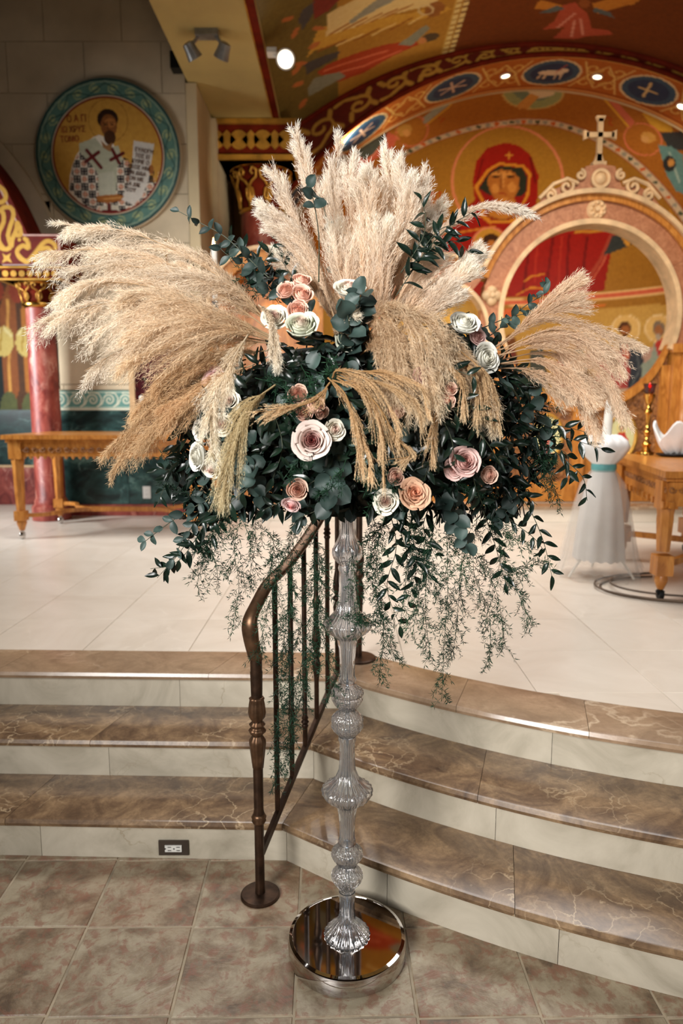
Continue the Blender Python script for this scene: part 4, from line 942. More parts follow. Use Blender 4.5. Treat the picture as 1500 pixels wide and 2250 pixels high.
for s in (-1, 1):
    x0 = CXM+s*.80; x1 = CXM+s*1.0
    a, b_ = sorted((x0-s*.0, x1))
    MB().box(a, b_, YI-.02, YI+.16, .6, CZM-.32).build('gate_post', 'oak', scr)
    MB().box(a-.02, b_+.02, YI-.05, YI+.18, CZM-.34, CZM-.26).build('post_cap', 'oak', scr); MB().box(a-.02, b_+.02, YI-.05, YI+.18, .6, .72).build('post_base', 'oak', scr)
    MB().tube([(a+.10, YI-.05, .74), (a+.10, YI-.05, CZM-.36)], .035, 10).build('colonnette', 'oak', scr, smooth=True)
topz = lambda x: CZM-math.sqrt(max(.02, .80**2-(x-CXM)**2))
for s in (-1, 1):
    gate = MB(); xa, xb_ = sorted((CXM+s*.008, CXM+s*.795)); xs = np.linspace(xa, xb_, 22); rail = lambda x: topz(x)-.085
    gt = carved('gate', xa+.02, xb_-.02, lambda x: rail(x)-.0, .62)
    MB().band([(x, topz(x)) for x in xs], [(x, rail(x)) for x in xs], xz, YI+.02, YI+.10).build('top_rail', 'oak', gt)
    MB().box(xa, xb_, YI+.02, YI+.10, .61, .80).build('bottom_rail', 'oak', gt)
    for u0, u1 in ((xa, xa+.085), (xb_-.085, xb_)):
        zt_ = min(rail(u0), rail(u1))+.002; MB().box(u0, u1, YI+.021, YI+.099, .80, zt_).build('stile', 'oak', gt)
    ox, oz = at(1205 if s < 0 else 1368, 965, YI)[[0, 2]]; oz = at(1200, 960, YI)[2]
    rx, rz = (.125, .19)
    MB().tube([(ox+(rx+.015)*math.cos(t), YI+.045, oz+(rz+.015)*math.sin(t)) for t in np.linspace(0, 2*PI, 33)], .018, 8, cap=False).build('icon_frame', 'gold_paint', gt, smooth=True)
    G = np.array([[(r*math.cos(a)*rx, r*math.sin(a)*rz) for a in np.linspace(0, 2*PI, 60)] for r in np.linspace(.01, 1, 34)]).reshape(-1, 2)
    p = Paint(G, (206, 200, 150)); body = (186, 60, 52) if s > 0 else (206, 110, 96)
    p.poly([(-.05, -.17), (-.06, -.02), (-.02, .05), (.03, .05), (.06, -.02), (.05, -.17)], body, raw=True)
    p.poly([(.0, -.19), (.08, -.12), (.07, -.02), (.03, .0)], (96, 140, 140) if s < 0 else (196, 60, 50), raw=True); p.ring(0, .085, .04, .045, .008, (222, 190, 110), 0, True); p.ell(0, .085, .024, .03, (80, 60, 44), raw=True); p.ell(0, .08, .015, .02, (190, 140, 96), raw=True)
    P3 = np.c_[ox+G[:, 0], np.full(len(G), YI+.045), oz+G[:, 1]].reshape(34, 60, 3); MB().grid(P3, p.C).build('oval_icon', 'panel_paint', gt)
    relief(xa+.10, xb_-.10, .82, rail, gt, YI+.058, .055, (ox, oz, rx+.03, rz+.03))
MB().tube([(CXM, YI+.0, .62), (CXM, YI+.0, topz(CXM)+.03)], .028, 10).build('meeting_post', 'oak', scr, smooth=True)
# right pier, left piers and lower oak panels
for x0, x1 in ((3.29, 3.62), (.21, .43), (1.27-.02, 1.285)):
    if x1-x0 > .1:
        MB().box(x0, x1, YI+.02, YI+.2, .6, 2.0 if x0 < 1 else 1.6).build('pier', 'granite_pink', scr)
MB().tube([(3.42, YI-.06, .7), (3.42, YI-.06, 1.62)], .09, 16).build('colonnette', 'red_marble', scr, smooth=True)
MB().box(3.30, 3.60, YI-.16, YI+.2, 1.62, 1.78).build('pier_capital', 'oak_carved', scr)
MB().box(3.30, 3.9, YI+.02, YI+.2, 1.78, 2.4).build('pier', 'granite_pink', scr)
for (x0, x1) in ((.445, 1.275), (-.14, .205)):
    pn = MB().box(x0, x1, YI+.04, YI+.12, .6, 1.42).build('oak_panel', 'oak', scr)
    if x1-x0 > .5: MB().box(x0+.1, x1-.1, YI+.02, YI+.05, .72, 1.30).build('recess', 'oak_carved', pn)
    MB().box(x0-.02, x1+.02, YI-.02, YI+.16, 1.42, 1.49).build('rail', 'oak', pn)
    if x1-x0 > .5: relief(x0+.12, x1-.12, .74, lambda x: 1.30, pn, YI+.016, .06)
# icon behind the small arch
for xc_, zc_, rad, y in ((CXS, CZS, .44, YI+.15), ):
    prof = arc(xc_, zc_, rad, 180, 0, 26); m = MB(); m.band(prof, [(x, 1.49) for x, z in prof], xz, y, y+.02); m.build('gold_panel', 'gold_paint', scr)
# oak arched niche left of the screen
ni = empty('arched_oak_shrine', (-.70, 6.75, .45), 'arched oak shrine with a lit lamp inside, left of the icon screen behind the bouquet', 'shrine')
NXc, NZc = -.70, at(595, 676, 6.75)[2]
for r0, r1, y0, y1, mt in ((.40, .50, 6.66, 6.9, 'oak'), (.50, .535, 6.63, 6.92, 'cream_moulding'), (.36, .40, 6.72, 6.9, 'oak')):
    MB().band(arc(NXc, NZc, r1, 0, 180, 30), arc(NXc, NZc, r0, 0, 180, 30), xz, y0, y1).build('arch_ring', mt, ni)
for s in (-1, 1):
    a, b_ = sorted((NXc+s*.36, NXc+s*.53)); MB().box(a, b_, 6.65, 6.9, .602 if False else .46, NZc).build('post', 'oak', ni)
back = arc(NXc, NZc, .40, 180, 0, 22); MB().band(back, [(x, .46) for x, z in back], xz, 6.9, 6.93).build('back_panel', 'oak', ni)
MB().box(NXc-.36, NXc+.36, 6.68, 6.9, .46, 1.42).build('cupboard', 'oak', ni)
sphere = [(.05*math.sin(t), .05*math.cos(t)) for t in np.linspace(.02, PI-.02, 9)]
MB().lathe(sphere, 14, (NXc+.06, 6.82, NZc-.02)).build('lamp', 'lamp_warm', ni, smooth=True)
MB().tube([(NXc+.06, 6.82, NZc+.03), (NXc+.06, 6.82, NZc+.38)], .004, 5).build('lamp_chain', 'gold_metal', ni)
# ------------------------------------------------------------------ left side table
def caster(parent, x, y, z, mat):
    c = MB().lathe([(.012, .07), (.014, .035)], 10, (x, y, z)); c.box(x-.02, x+.02, y-.012, y+.012, z+.03, z+.05); co_ = c.build('caster', 'chrome' if mat == 'chrome' else 'black_plastic', parent)
    MB().lathe([(.012, -.012), (.028, -.012), (.03, 0), (.028, .012), (.012, .012)], 18, (x, y, z+.03), M=Matrix.Rotation(PI/2, 4, 'Y')).build('wheel', mat, co_, smooth=True, sharp=40)
lt = empty('side_table', (-1.9, 5.95, .45), 'long carved oak side table on chrome casters in front of the green marble wall', 'table')
TZ = 1.286; X0, X1, Y0, Y1 = -2.62, -1.12, 5.56, 6.42
MB().box(X0-.04, X1+.04, Y0-.04, Y1+.04, TZ-.035, TZ).build('tabletop', 'oak', lt); MB().box(X0-.015, X1+.015, Y0-.015, Y1+.015, TZ-.06, TZ-.035).build('moulding', 'oak', lt)
ap = MB()
for a, b_, c, d in ((X0+.02, X1-.02, Y0, Y0+.03), (X0+.02, X1-.02, Y1-.03, Y1), (X0, X0+.03, Y0+.02, Y1-.02), (X1-.03, X1, Y0+.02, Y1-.02)): ap.box(a, b_, c, d, TZ-.17, TZ-.06)
ap.build('apron', 'oak', lt)
b = MB(); n = 22
for k in range(n):
    cx = X0+.05+(k+.5)*(X1-X0-.1)/n; b.tube([(u, Y0-.004, v) for u, v in spiral((cx, TZ-.115), .026, k*PI, 1.1*(1 if k % 2 else -1), .2, 10)], .006, 5)
b.build('carving', 'oak_carved', lt, smooth=True)
for k in range(26):
    cx = X0+.03+(k+.5)*(X1-X0-.06)/26; MB().lathe([(.016, -.17), (.012, -.185), (.0005, -.195)], 8, (cx, Y0+.014, TZ)).build('dentil', 'oak', lt)
for k, (x, y) in enumerate(((X0+.05, Y0+.04), (X1-.05, Y0+.04), (X0+.05, Y1-.04), (X1-.05, Y1-.04))):
    lg = MB(); lg.lathe([(.05, TZ-.19), (.052, TZ-.21), (.046, TZ-.24), (.038, .75), (.036, .68)], 8, (x, y, 0)); lg.box(x-.042, x+.042, y-.042, y+.042, .60, .68); lg.lathe([(.036, .60), (.04, .58), (.02, .52)], 12, (x, y, 0)); lg.box(x-.05, x+.05, y-.05, y+.05, TZ-.19, TZ-.06)
    l_ = lg.build('leg', 'oak', lt, smooth=True, sharp=35); caster(l_, x, y, .45, 'chrome')
for x, s in ((X0+.05, 1), (X1-.05, -1)):
    for y, ym in ((Y0+.05, (Y0+Y1)/2), (Y1-.05, (Y0+Y1)/2)):
        MB().tube(spline([(x+s*.03, y, .64), (x+s*.18, y*.8+ym*.2, .64), (x+s*.27, y*.3+ym*.7, .64), (x+s*.42, ym, .64)], 12), .022, 4, sq=(1, 1)).build('stretcher', 'oak', lt)
MB().box(X0+.42, X1-.42, (Y0+Y1)/2-.02, (Y0+Y1)/2+.02, .62, .66).build('stretcher', 'oak', lt)
# shrine frame, cross and crystal candle on the left table
P0_, P1_ = at(289, 935, 5.95), at(402, 735, 5.95)
fr = empty('framed_panel', ((P0_[0]+P1_[0])/2, 5.95, TZ), 'crimson velvet icon case in a pale gilt frame standing on the left side table', 'icon case')
fx0, fx1, fz1 = P0_[0], P1_[0]+.03, P1_[2]+.12
MB().box(fx0+.04, fx1-.04, 5.94, 5.99, TZ+.05, fz1-.04).build('velvet_panel', 'velvet', fr)
for a, b_, c, d in ((fx0, fx0+.045, TZ+.001, fz1), (fx1-.045, fx1, TZ+.001, fz1), (fx0+.045, fx1-.045, TZ+.001, TZ+.06), (fx0+.045, fx1-.045, fz1-.045, fz1)): MB().box(a, b_, 5.92, 6.0, c, d).build('frame_bar', 'cream_moulding', fr)
MB().lathe([(.10, 0), (.10, .015), (.02, .03), (.0005, .03)], 24, ((fx0+fx1)/2+.02, 5.92, TZ+.20), M=Matrix.Rotation(PI/2, 4, 'X')).build('medallion', 'gold_metal', fr, smooth=True, sharp=40)
cz = at(365, 560, 6.15)[2]; cx = at(365, 545, 6.15)[0]
cs = empty('standing_cross', (cx, 6.15, TZ), 'slim gold cross on a staff in front of the stone wall, above the pampas', 'cross')
MB().lathe([(.09, TZ+.0005), (.09, TZ+.02), (.03, TZ+.04), (.012, TZ+.08), (.010, cz)], 16, (cx, 6.15, 0)).build('staff', 'gold_metal', cs, smooth=True, sharp=40)
zq = at(365, 524, 6.15)[2]; m = MB(); m.box(cx-.012, cx+.012, 6.14, 6.16, cz, zq); m.box(cx-.05, cx+.05, 6.14, 6.16, zq-.06, zq-.036)
for s in (-1, 1): m.lathe([(.0005, -.016), (.014, -.008), (.014, .008), (.0005, .016)], 8, (cx+s*.052, 6.15, zq-.048))
m.build('cross_head', 'gold_metal', cs)
cc = at(470, 560, 6.1); t = empty('tall_candle', (cc[0], 6.1, TZ), 'tall lit bluish white candle in a crystal holder, beside the eucalyptus tip', 'candle')
ztop = at(470, 545, 6.1)[2]
MB().lathe([(.07, TZ+.0005), (.07, TZ+.015), (.02, TZ+.05), (.03, TZ+.2), (.018, TZ+.3), (.035, TZ+.42), (.02, TZ+.5), (.03, ztop-.42)], 18, (cc[0], 6.1, 0)).build('holder', 'crystal', t, smooth=True)
MB().lathe([(.022, ztop-.42), (.022, ztop), (.004, ztop+.002)], 14, (cc[0], 6.1, 0)).build('candle', 'candle_wax', t, smooth=True, sharp=40); MB().lathe([(.0005, ztop+.003), (.012, ztop+.025), (.009, ztop+.05), (.0005, ztop+.085)], 10, (cc[0], 6.1, 0)).build('flame', 'flame', t, smooth=True)
for (px_, py_, zlab) in ((312, 905, 'left'), (345, 905, 'right')):
    P = at(px_, py_, 5.72); t = empty('crystal_lamp', (P[0], 5.72, TZ), 'small cut crystal oil lamp on the left table, %s one before the velvet panel' % zlab, 'lamp', 'crystal oil lamps')
    MB().lathe([(.045, .0005), (.045, .01), (.012, .03), (.012, .09), (.03, .11), (.012, .13), (.04, .17), (.045, .24), (.03, .25)], 16, (P[0], 5.72, TZ)).build('stem', 'crystal_cut', t, smooth=True); MB().lathe([(.02, .252), (.018, .30), (.004, .31)], 12, (P[0], 5.72, TZ)).build('cup', 'candle_wax', t, smooth=True)
# ------------------------------------------------------------------ wall outlets
def outlet(x, y, z, w_, h_, lab, plate, face, s=1):
    t = empty('wall_outlet', (x, y, z), lab, 'outlet'); MB().box(x-w_/2, x+w_/2, y-.006, y, z-h_/2, z+h_/2).build('cover_plate', plate, t)
    horiz = w_ > h_; fw, fh = (w_*.56, h_*.44) if horiz else (w_*.5, h_*.6)
    f_ = MB().box(x-fw/2, x+fw/2, y-.010, y-.0061, z-fh/2, z+fh/2).build('receptacle', face, t)
    for k in (-1, 1):
        m = MB()
        if horiz:
            for dz in (-.006, .006): m.box(x+k*fw*.26-.004, x+k*fw*.26+.008, y-.0105, y-.0101, z+dz-.0012, z+dz+.0012)
            m.box(x+k*fw*.26-.014, x+k*fw*.26-.010, y-.0105, y-.0101, z-.0025, z+.0025)
        else:
            for dx_ in (-.006, .006): m.box(x+dx_-.0012, x+dx_+.0012, y-.0105, y-.0101, z+k*fh*.26-.005, z+k*fh*.26+.005)
        m.build('slot', 'black_plastic', f_)
P = onz(382, 1861, .0); yy = 2.148+OV-(.69-1.14)*-.03
yo = front(0, OV)[0]; yo = float(np.interp(-.52, [q[0] for q in yo], [q[1] for q in yo]))
P = at(382, 1861, yo)
outlet(P[0], yo-.0005, P[2], .099, .052, 'duplex power outlet in a brown plate on the lowest step riser', 'outlet_plate', 'outlet_white')
P = at(322, 1082, 6.87); outlet(P[0], 6.877, P[2], .075, .12, 'white power outlet low on the green marble behind the table', 'outlet_white', 'outlet_white')
# ------------------------------------------------------------------ right table
rt = empty('octagonal_table', (2.35, 4.2, .45), 'carved oak octagonal table on casters at the right edge of the platform', 'table')
tz = 1.165
A1 = onz(1363, 1004, tz)[:2]; A2 = onz(1462, 1036, tz)[:2]
oct_ = [(A1[0], A1[1]), (A2[0], A2[1]), (A2[0]+.62, A2[1]-.02), (3.0, 4.0), (3.0, 4.75), (2.55, 5.15), (1.95, 5.1), (A1[0]-.0, 4.8)]
cen = np.mean(oct_, 0); sh = lambda k: [tuple(cen+(np.array(q)-cen)*k) for q in oct_]
MB().prism(sh(1.0), xy, tz-.035, tz).build('tabletop', 'oak', rt); MB().prism(sh(.97), xy, tz-.055, tz-.0351).build('moulding', 'oak', rt)
ao, ai = sh(.94), sh(.90); MB().band(ao+[ao[0]], ai+[ai[0]], xy, tz-.19, tz-.0551).build('apron', 'oak', rt)
m = MB(); dn = []
for i in (7, 0, 1):
    a, b_ = np.array(sh(.945)[i]), np.array(sh(.945)[(i+1) % 8]); L_ = np.linalg.norm(b_-a); d = (b_-a)/L_; n = int(L_/.055)
    for k in range(n):
        c = a+d*(k+.5)*L_/n; m.tube([(c[0]+d[0]*u, c[1]+d[1]*u, v) for u, v in spiral((0, tz-.10), .022, k*PI, 1.1*(1 if k % 2 else -1), .2, 10)], .005, 5)
        if k % 2 == 0: dn.append(c)
m.build('carving', 'oak_carved', rt, smooth=True)
for c in dn: MB().box(c[0]-.012, c[0]+.012, c[1]-.012, c[1]+.012, tz-.20, tz-.165).build('dentil', 'oak', rt)
legs = [tuple(cen+(np.array(oct_[i])-cen)*.90) for i in (1, 3, 5, 7)]
for k, (x, y) in enumerate(legs):
    if k == 0: x, y = 1.745, 3.76
    lg = MB(); lg.box(x-.045, x+.045, y-.045, y+.045, tz-.21, tz-.056); lg.lathe([(.05, tz-.21), (.045, tz-.24), (.046, tz-.27), (.036, .72)], 8, (x, y, 0)); lg.box(x-.045, x+.045, y-.045, y+.045, .59, .70); lg.lathe([(.03, .59), (.036, .57), (.034, .55), (.018, .51)], 12, (x, y, 0))
    l_ = lg.build('leg', 'oak', rt, smooth=True, sharp=35); caster(l_, x, y, .45, 'black_plastic')
    e = cen; MB().tube(spline([(x, y, .645), tuple((np.array((x, y))*.6+e*.4)+np.array((.05, -.04)))+(.645,), (e[0], e[1], .645)], 10), .025, 4).build('stretcher', 'oak', rt)
# candlestick with a red glass lamp
P = onz(1418, 999, tz); x, y = P[0], P[1]; ztop = at(1418, 866, y)[2]; h = ztop-tz; t = empty('candlestick', (x, y, tz), 'ornate gold candlestick with a lit red glass lamp on the right table', 'candlestick')
m = MB().lathe([(.055, tz+.0005), (.05, tz+.012), (.05, tz+.02), (.028, tz+.035), (.026, tz+.06), (.036, tz+.075), (.016, tz+.1), (.018, tz+h*.34), (.027, tz+h*.38), (.014, tz+h*.42), (.016, tz+h*.5), (.016, tz+h*.66), (.03, tz+h*.7), (.022, tz+h*.74), (.012, tz+h*.78), (.024, tz+h*.88), (.036, tz+h*.95), (.04, tz+h)], 20, (x, y, 0), flute=.03, nf=8)
for k in range(3): a = k*2*PI/3+.4; m.lathe([(.0005, 0), (.014, .006), (.014, .016), (.0005, .022)], 8, (x+.062*math.cos(a), y+.062*math.sin(a), tz+.0005))
m.build('stem', 'gold_metal', t, smooth=True, sharp=50)
zr_ = at(1418, 843, y)[2]
MB().lathe([(.02, ztop+.001), (.034, ztop+.01), (.042, zr_-.006), (.048, zr_), (.044, zr_), (.038, zr_-.008), (.03, ztop+.012)], 18, (x, y, 0)).build('red_glass_cup', 'red_glass', t, smooth=True); MB().lathe([(.0005, zr_-.028), (.01, zr_-.02), (.007, zr_-.012), (.0005, zr_+.006)], 10, (x, y, 0)).build('flame', 'red_flame', t, smooth=True)
# white folded cloth on a dark dish
P = onz(1478, 1003, tz); x, y = P[0], P[1]; t = empty('cloth_on_dish', (x, y, tz), 'crumpled white cloth resting on a dark dish on the right table', 'cloth')
MB().lathe([(.07, tz+.0005), (.11, tz+.012), (.115, tz+.02), (.10, tz+.018)], 24, (x, y, 0)).build('dish', 'black_plastic', t, smooth=True)
nu, nv = 48, 18; P3 = np.zeros((nu, nv, 3))
for i in range(nu):
    a = 2*PI*i/(nu-1)
    for j in range(nv):
        u = j/(nv-1); lobe = 1+.22*math.sin(3*a+1.1)+.08*math.sin(7*a)
        r = .05+.10*u**.7*lobe; zz = tz+.02+.15*(u**1.3)*(1+.45*math.sin(3*a+.4))+.008*math.sin(9*a+6*u)
        P3[i, j] = (x+.01+r*math.cos(a), y+r*.7*math.sin(a), zz)
cl_ = MB().grid(P3).build('folded_cloth', 'white_cloth', t, smooth=True); sf = cl_.modifiers.new('s', 'SOLIDIFY'); sf.thickness = .012
# ------------------------------------------------------------------ large baptism candle in a white dress
x, y = onz(1322, 1268, .45)[:2]; y += .04; x = at(1322, 1100, y)[0]
kd = empty('candle_stand', (x, y, .45), 'tall white candle on a stand dressed in white cloth and tulle with a teal ribbon', 'candle')
zz = lambda py: at(1320, py, y)[2]; pxm = lambda n_: n_/FPX*(y*ct)
def ruffle(name, prof, mat, nf, amp, n=96, ph_=0):
    m = MB(); P3 = np.zeros((n, len(prof), 3))
    for i in range(n):
        a = 2*PI*i/n
        for j, (r, z_) in enumerate(prof):
            k = j/(len(prof)-1); rr = pxm(r)*(1+amp*k*math.sin(nf*a+ph_+2*k)); P3[i, j] = (x+rr*math.cos(a), y+rr*math.sin(a), zz(z_)+.006*k*math.sin(nf*a*2))
    m.grid(P3, cu=True); return m.build(name, mat, kd, smooth=True)
ruffle('cloth_skirt', [(22, 1032), (30, 1050), (38, 1080), (45, 1120), (50, 1165), (56, 1226)], 'white_cloth', 9, .05)
tl = ruffle('tulle_skirt', [(24, 1030), (44, 1060), (56, 1110), (66, 1160), (76, 1220), (88, 1262)], 'tulle', 11, .07, ph_=.7)
ruffle('tulle_skirt', [(25, 1031), (48, 1062), (60, 1110), (70, 1160), (82, 1220), (92, 1245)], 'tulle', 13, .06, ph_=2)
ruffle('collar', [(20, 1030), (26, 1018), (40, 1004), (50, 990), (54, 980), (48, 968), (34, 958), (22, 956), (10, 962)], 'white_cloth', 7, .06)
MB().lathe([(pxm(24), zz(1036)), (pxm(27), zz(1030)), (pxm(27), zz(1020)), (pxm(22), zz(1014))], 24, (x, y, 0)).build('ribbon', 'teal_ribbon', kd, smooth=True)
a = np.array(at(1331, 968, y)); b_ = np.array(at(1341, 876, y)); MB().tube([a, (a+b_)/2, b_-(b_-a)*.04, b_], [pxm(10), pxm(9.5), pxm(9), pxm(2)], 16).build('candle', 'candle_wax', kd, smooth=True, sharp=40)
MB().tube([(x, y, .75), (x, y, zz(965))], .012, 8).build('pole', 'candle_wax', kd)
for ang in (200, 320, 80):
    t_ = math.radians(ang); MB().tube([(x, y, .78), (x+.10*math.cos(t_), y+.10*math.sin(t_), .62), (x+.22*math.cos(t_), y+.22*math.sin(t_), .46)], .008, 8).build('leg', 'candle_wax', kd)
# coiled cables lying on the platform
for k, (rad, dx_) in enumerate(((.50, 0), (.56, .03), (.46, .02))):
    c = onz(1512, 1296, .45); pts = [(c[0]+dx_+rad*math.cos(t), c[1]+.0+rad*.62*math.sin(t)+.004*k, .4565+.0125*k) for t in np.linspace(PI*.55, PI*1.9, 40)]
    o = MB().tube(pts, .006, 6).build('cable', 'cable', None, smooth=True, loc=tuple(pts[0]))
    tag(o, ('thin brown cable looped under the right table, innermost ring on the platform', 'thin brown cable looped under the right table, outermost ring on the platform', 'thin brown cable lying on top of the other loops under the right table')[k], 'cable', 'cable loops on the platform')
# ------------------------------------------------------------------ bronze stair railing
ra = empty('stair_railing', (-.25, 1.98, 0), 'bronze stair railing with turned balusters and a curled handrail', 'railing')
P0 = np.array((-.25, 1.98)); P1 = np.array((.072, 2.83)); RP = lambda t, z: (P0[0]+t*(P1[0]-P0[0]), P0[1]+t*(P1[1]-P0[1]), z)
zpy = lambda py, t=0: at(750, py, P0[1]+t*(P1[1]-P0[1]))[2]
bar = lambda t: .140+.50*t*.96 if t < .6 else .14+.48*t
barz = lambda t: .138+.475*t
x, y = P0
MB().lathe([(.060, .0005), (.060, .006), (.056, .009), (.02, .012), (.0005, .012)], 32, (x, y, 0)).build('base_plate', 'bronze', ra, smooth=True, sharp=30)
MB().lathe([(.0155, .0121), (.0145, .03), (.0145, .24), (.0175, .27), (.0145, .285), (.016, .60), (.0185, .72)], 20, (x, y, 0)).build('newel_post', 'bronze', ra, smooth=True, sharp=50)
knb = [(1797, 5, 20)]
for zc_, rr_ in ((zpy(1797), .022),): MB().lathe([(.0165, zc_-.018), (rr_, zc_-.008), (.018, zc_-.003), (rr_+.001, zc_+.004), (.0165, zc_+.016)], 20, (x, y, 0)).build('collar', 'bronze_light', ra, smooth=True)
zk = zpy(1600)
MB().lathe([(.0158, zk-.125), (.0185, zk-.10), (.0225, zk-.065), (.0245, zk-.045), (.0235, zk-.035), (.0165, zk-.024), (.015, zk-.020), (.0235, zk-.012), (.0255, zk-.006), (.0215, zk+.000), (.0150, zk+.004), (.0225, zk+.010), (.0235, zk+.014), (.0155, zk+.021), (.016, zk+.026), (.0225, zk+.034), (.0255, zk+.050), (.0225, zk+.078), (.0205, zk+.088), (.0225, zk+.094), (.018, zk+.098)], 48, (x, y, 0), flute=.05, nf=8).build('leaf_ornament', 'bronze_light', ra, smooth=True)
zt_ = zpy(1436)
MB().lathe([(.0165, zk+.096), (.018, zt_)], 20, (x, y, 0)).build('upper_post', 'bronze', ra, smooth=True, sharp=40)
# handrail, ends in a lamb's tongue over the newel
A = lambda px_, py_, t: tuple(np.array((RP(t, 0)[0], RP(t, 0)[1], at(px_, py_, RP(t, 0)[1])[2])))
hr = [RP(1.05, 1.395), RP(.80, 1.255), RP(.527, 1.10), RP(.276, 1.055-.05), RP(.10, .965), RP(.02, .925), (x-.012, y-.02, .885), (x-.012, y-.022, .84), (x-.004, y-.015, zt_+.01), (x, y, zt_-.015)]
hr = [np.array(q) for q in hr]
MB().tube(spline(hr, 44), [.018]*26+[.018, .0185, .019, .020, .021, .022, .0225, .0225, .022, .0215, .021, .0205, .020, .020, .0195, .0195, .019, .019], 14, sq=(.8, 1.15)).build('handrail', 'bronze_light', ra, smooth=True)
railz = lambda t: float(np.interp(t, [0, .02, .10, .276, .527, .8, 1.05], [.90, .925, .965, 1.005, 1.10, 1.255, 1.395]))
MB().tube([RP(.015, .135), RP(.5, barz(.5)), RP(.985, barz(.985))], .014, 4, sq=(1.3, .7)).build('lower_bar', 'bronze', ra)
ts = [.141, .265, .385, .500, .615, .725, .84]
for k, t in enumerate(ts):
    q = RP(t, 0); z0, z1 = barz(t)+.008, railz(t)-.012; L_ = z1-z0; r = .0085
    prof = [(r, z0), (r, z1)]
    kn = {0: [], 1: [(.30, 'k')], 2: [(.12, 'k')], 3: [(.34, 'b'), (.62, 's')], 4: [(.86, 'k')], 5: [(.40, 'b'), (.20, 'k')], 6: [(.3, 'k')]}[k]
    prof = [(r, z0)]
    for f_, ty in sorted(kn):
        zc_ = z0+f_*L_
        if ty == 'k': prof += [(r, zc_-.022), (.0125, zc_-.014), (.009, zc_-.008), (.0145, zc_), (.009, zc_+.008), (.0125, zc_+.014), (r, zc_+.022)]
        elif ty == 's': prof += [(r, zc_-.03), (.011, zc_-.012), (.0145, zc_-.004), (.0145, zc_+.004), (.011, zc_+.01), (r, zc_+.02)]
        else: prof += [(r, zc_-.10), (.011, zc_-.07), (.016, zc_-.035), (.012, zc_-.02), (.009, zc_-.012), (.017, zc_-.004), (.017, zc_+.004), (.009, zc_+.012), (.012, zc_+.02), (.017, zc_+.045), (.014, zc_+.075), (.010, zc_+.10), (r, zc_+.11)]
    prof.append((r, z1)); MB().lathe(prof, 12, (q[0], q[1], 0)).build('baluster', 'bronze', ra, smooth=True, sharp=60)
q = RP(1, 0); MB().lathe([(.072, .4505), (.072, .457), (.066, .461), (.02, .464), (.0005, .464)], 28, (q[0], q[1], 0)).build('base_plate', 'bronze', ra, smooth=True, sharp=30)
zq = zpy(1262, 1)
MB().lathe([(.0135, .4641), (.0135, zq-.18), (.017, zq-.12), (.021, zq-.05), (.015, zq-.03), (.012, zq-.02), (.021, zq-.008), (.022, zq+.004), (.013, zq+.016), (.016, zq+.03), (.022, zq+.06), (.018, zq+.1), (.0135, zq+.13), (.0135, 1.36)], 18, (q[0], q[1], 0)).build('newel_post', 'bronze', ra, smooth=True, sharp=60)
# ------------------------------------------------------------------ crystal flower stand
SD = 1.752; SX = at(762, 2090, SD)[0]
stn = empty('crystal_flower_stand', (SX, SD, 0), 'tall cut crystal column stand on a round polished chrome base', 'flower stand')
M_ = MB(); M_.lathe([(.150, .0005), (.1605, .003), (.1615, .012), (.1615, .048), (.1585, .054), (.150, .0565), (.149, .0550), (.0005, .0550)], 96, (SX, SD, 0)); M_.build('chrome_base', 'chrome', stn, smooth=True, sharp=30)
def zpx(py): return at(762, py, SD)[2]
def wpx(n_, py): zz_ = zpx(py); return n_/FPX*(SD*ct+(CH-zz_)*st)
def crystal(name, prof, mat='crystal', flute=.035, nf=12, wall=.006):
    """prof rows (px half width, px y) top to bottom; solid glass round the rod"""
    P = [(wpx(w_, y), zpx(y), flute if len(q) == 0 else q[0]) for w_, y, *q in prof][::-1]
    inner = [(max(.0062, r-.0045 if r > .03 else r*.74), z, 0) for r, z, f in P]
    m = MB(); m.lathe(P+inner[::-1]+[P[0]], 120, (SX, SD, 0), nf=nf*2 if nf < 20 else 30, close=False); return m.build(name, mat, stn, smooth=True, sharp=60)
rod = MB().lathe([(.0045, .0555), (.0045, zpx(1133))], 12, (SX, SD, 0)); rod.build('metal_rod', 'steel_rod', stn, smooth=True, sharp=40)
F0, F1, F2 = 0.0, .045, .04
crystal('crystal_cup', [(17, 1128, F1), (17, 1160, F1), (19, 1176, F0), (24, 1190, F2), (32, 1206, F2), (33, 1216, F2), (30, 1226, F2), (21, 1238, F0)], nf=20)
crystal('crystal_column', [(19, 1241, F0), (21, 1248, F0), (18, 1256, F1), (18, 1290, F1), (20, 1320, F1), (26, 1342, F1), (40, 1358, F1), (52, 1366, F2), (53, 1374, F2), (45, 1386, F2), (30, 1396, F1), (22, 1405, F1), (18, 1425, F1), (16, 1455, F1), (16, 1484, F1), (20, 1492, F0), (20, 1499, F0)])
for y0 in (1500,): crystal('crystal_ball', [(18, y0, F0), (22, y0+8, F2), (34, y0+16, F2), (35, y0+24, F2), (31, y0+28, F0), (34, y0+34, F2), (28, y0+46, F2), (18, y0+58, F0)], 'crystal_cut', nf=24)
crystal('crystal_ball', [(18, 1559, F0), (24, 1566, F2), (34, 1576, F2), (35, 1583, F2), (32, 1588, F0), (35, 1594, F2), (30, 1603, F2), (18, 1616, F0)], 'crystal_cut', nf=24)
crystal('crystal_column', [(19, 1617, F0), (20, 1624, F0), (16, 1632, F1), (16, 1665, F1), (18, 1690, F1), (26, 1710, F1), (42, 1724, F1), (54, 1731, F2), (55, 1739, F2), (46, 1752, F2), (30, 1762, F1), (22, 1770, F1), (18, 1790, F1), (16, 1815, F1), (16, 1838, F1), (19, 1846, F0), (19, 1852, F0)])
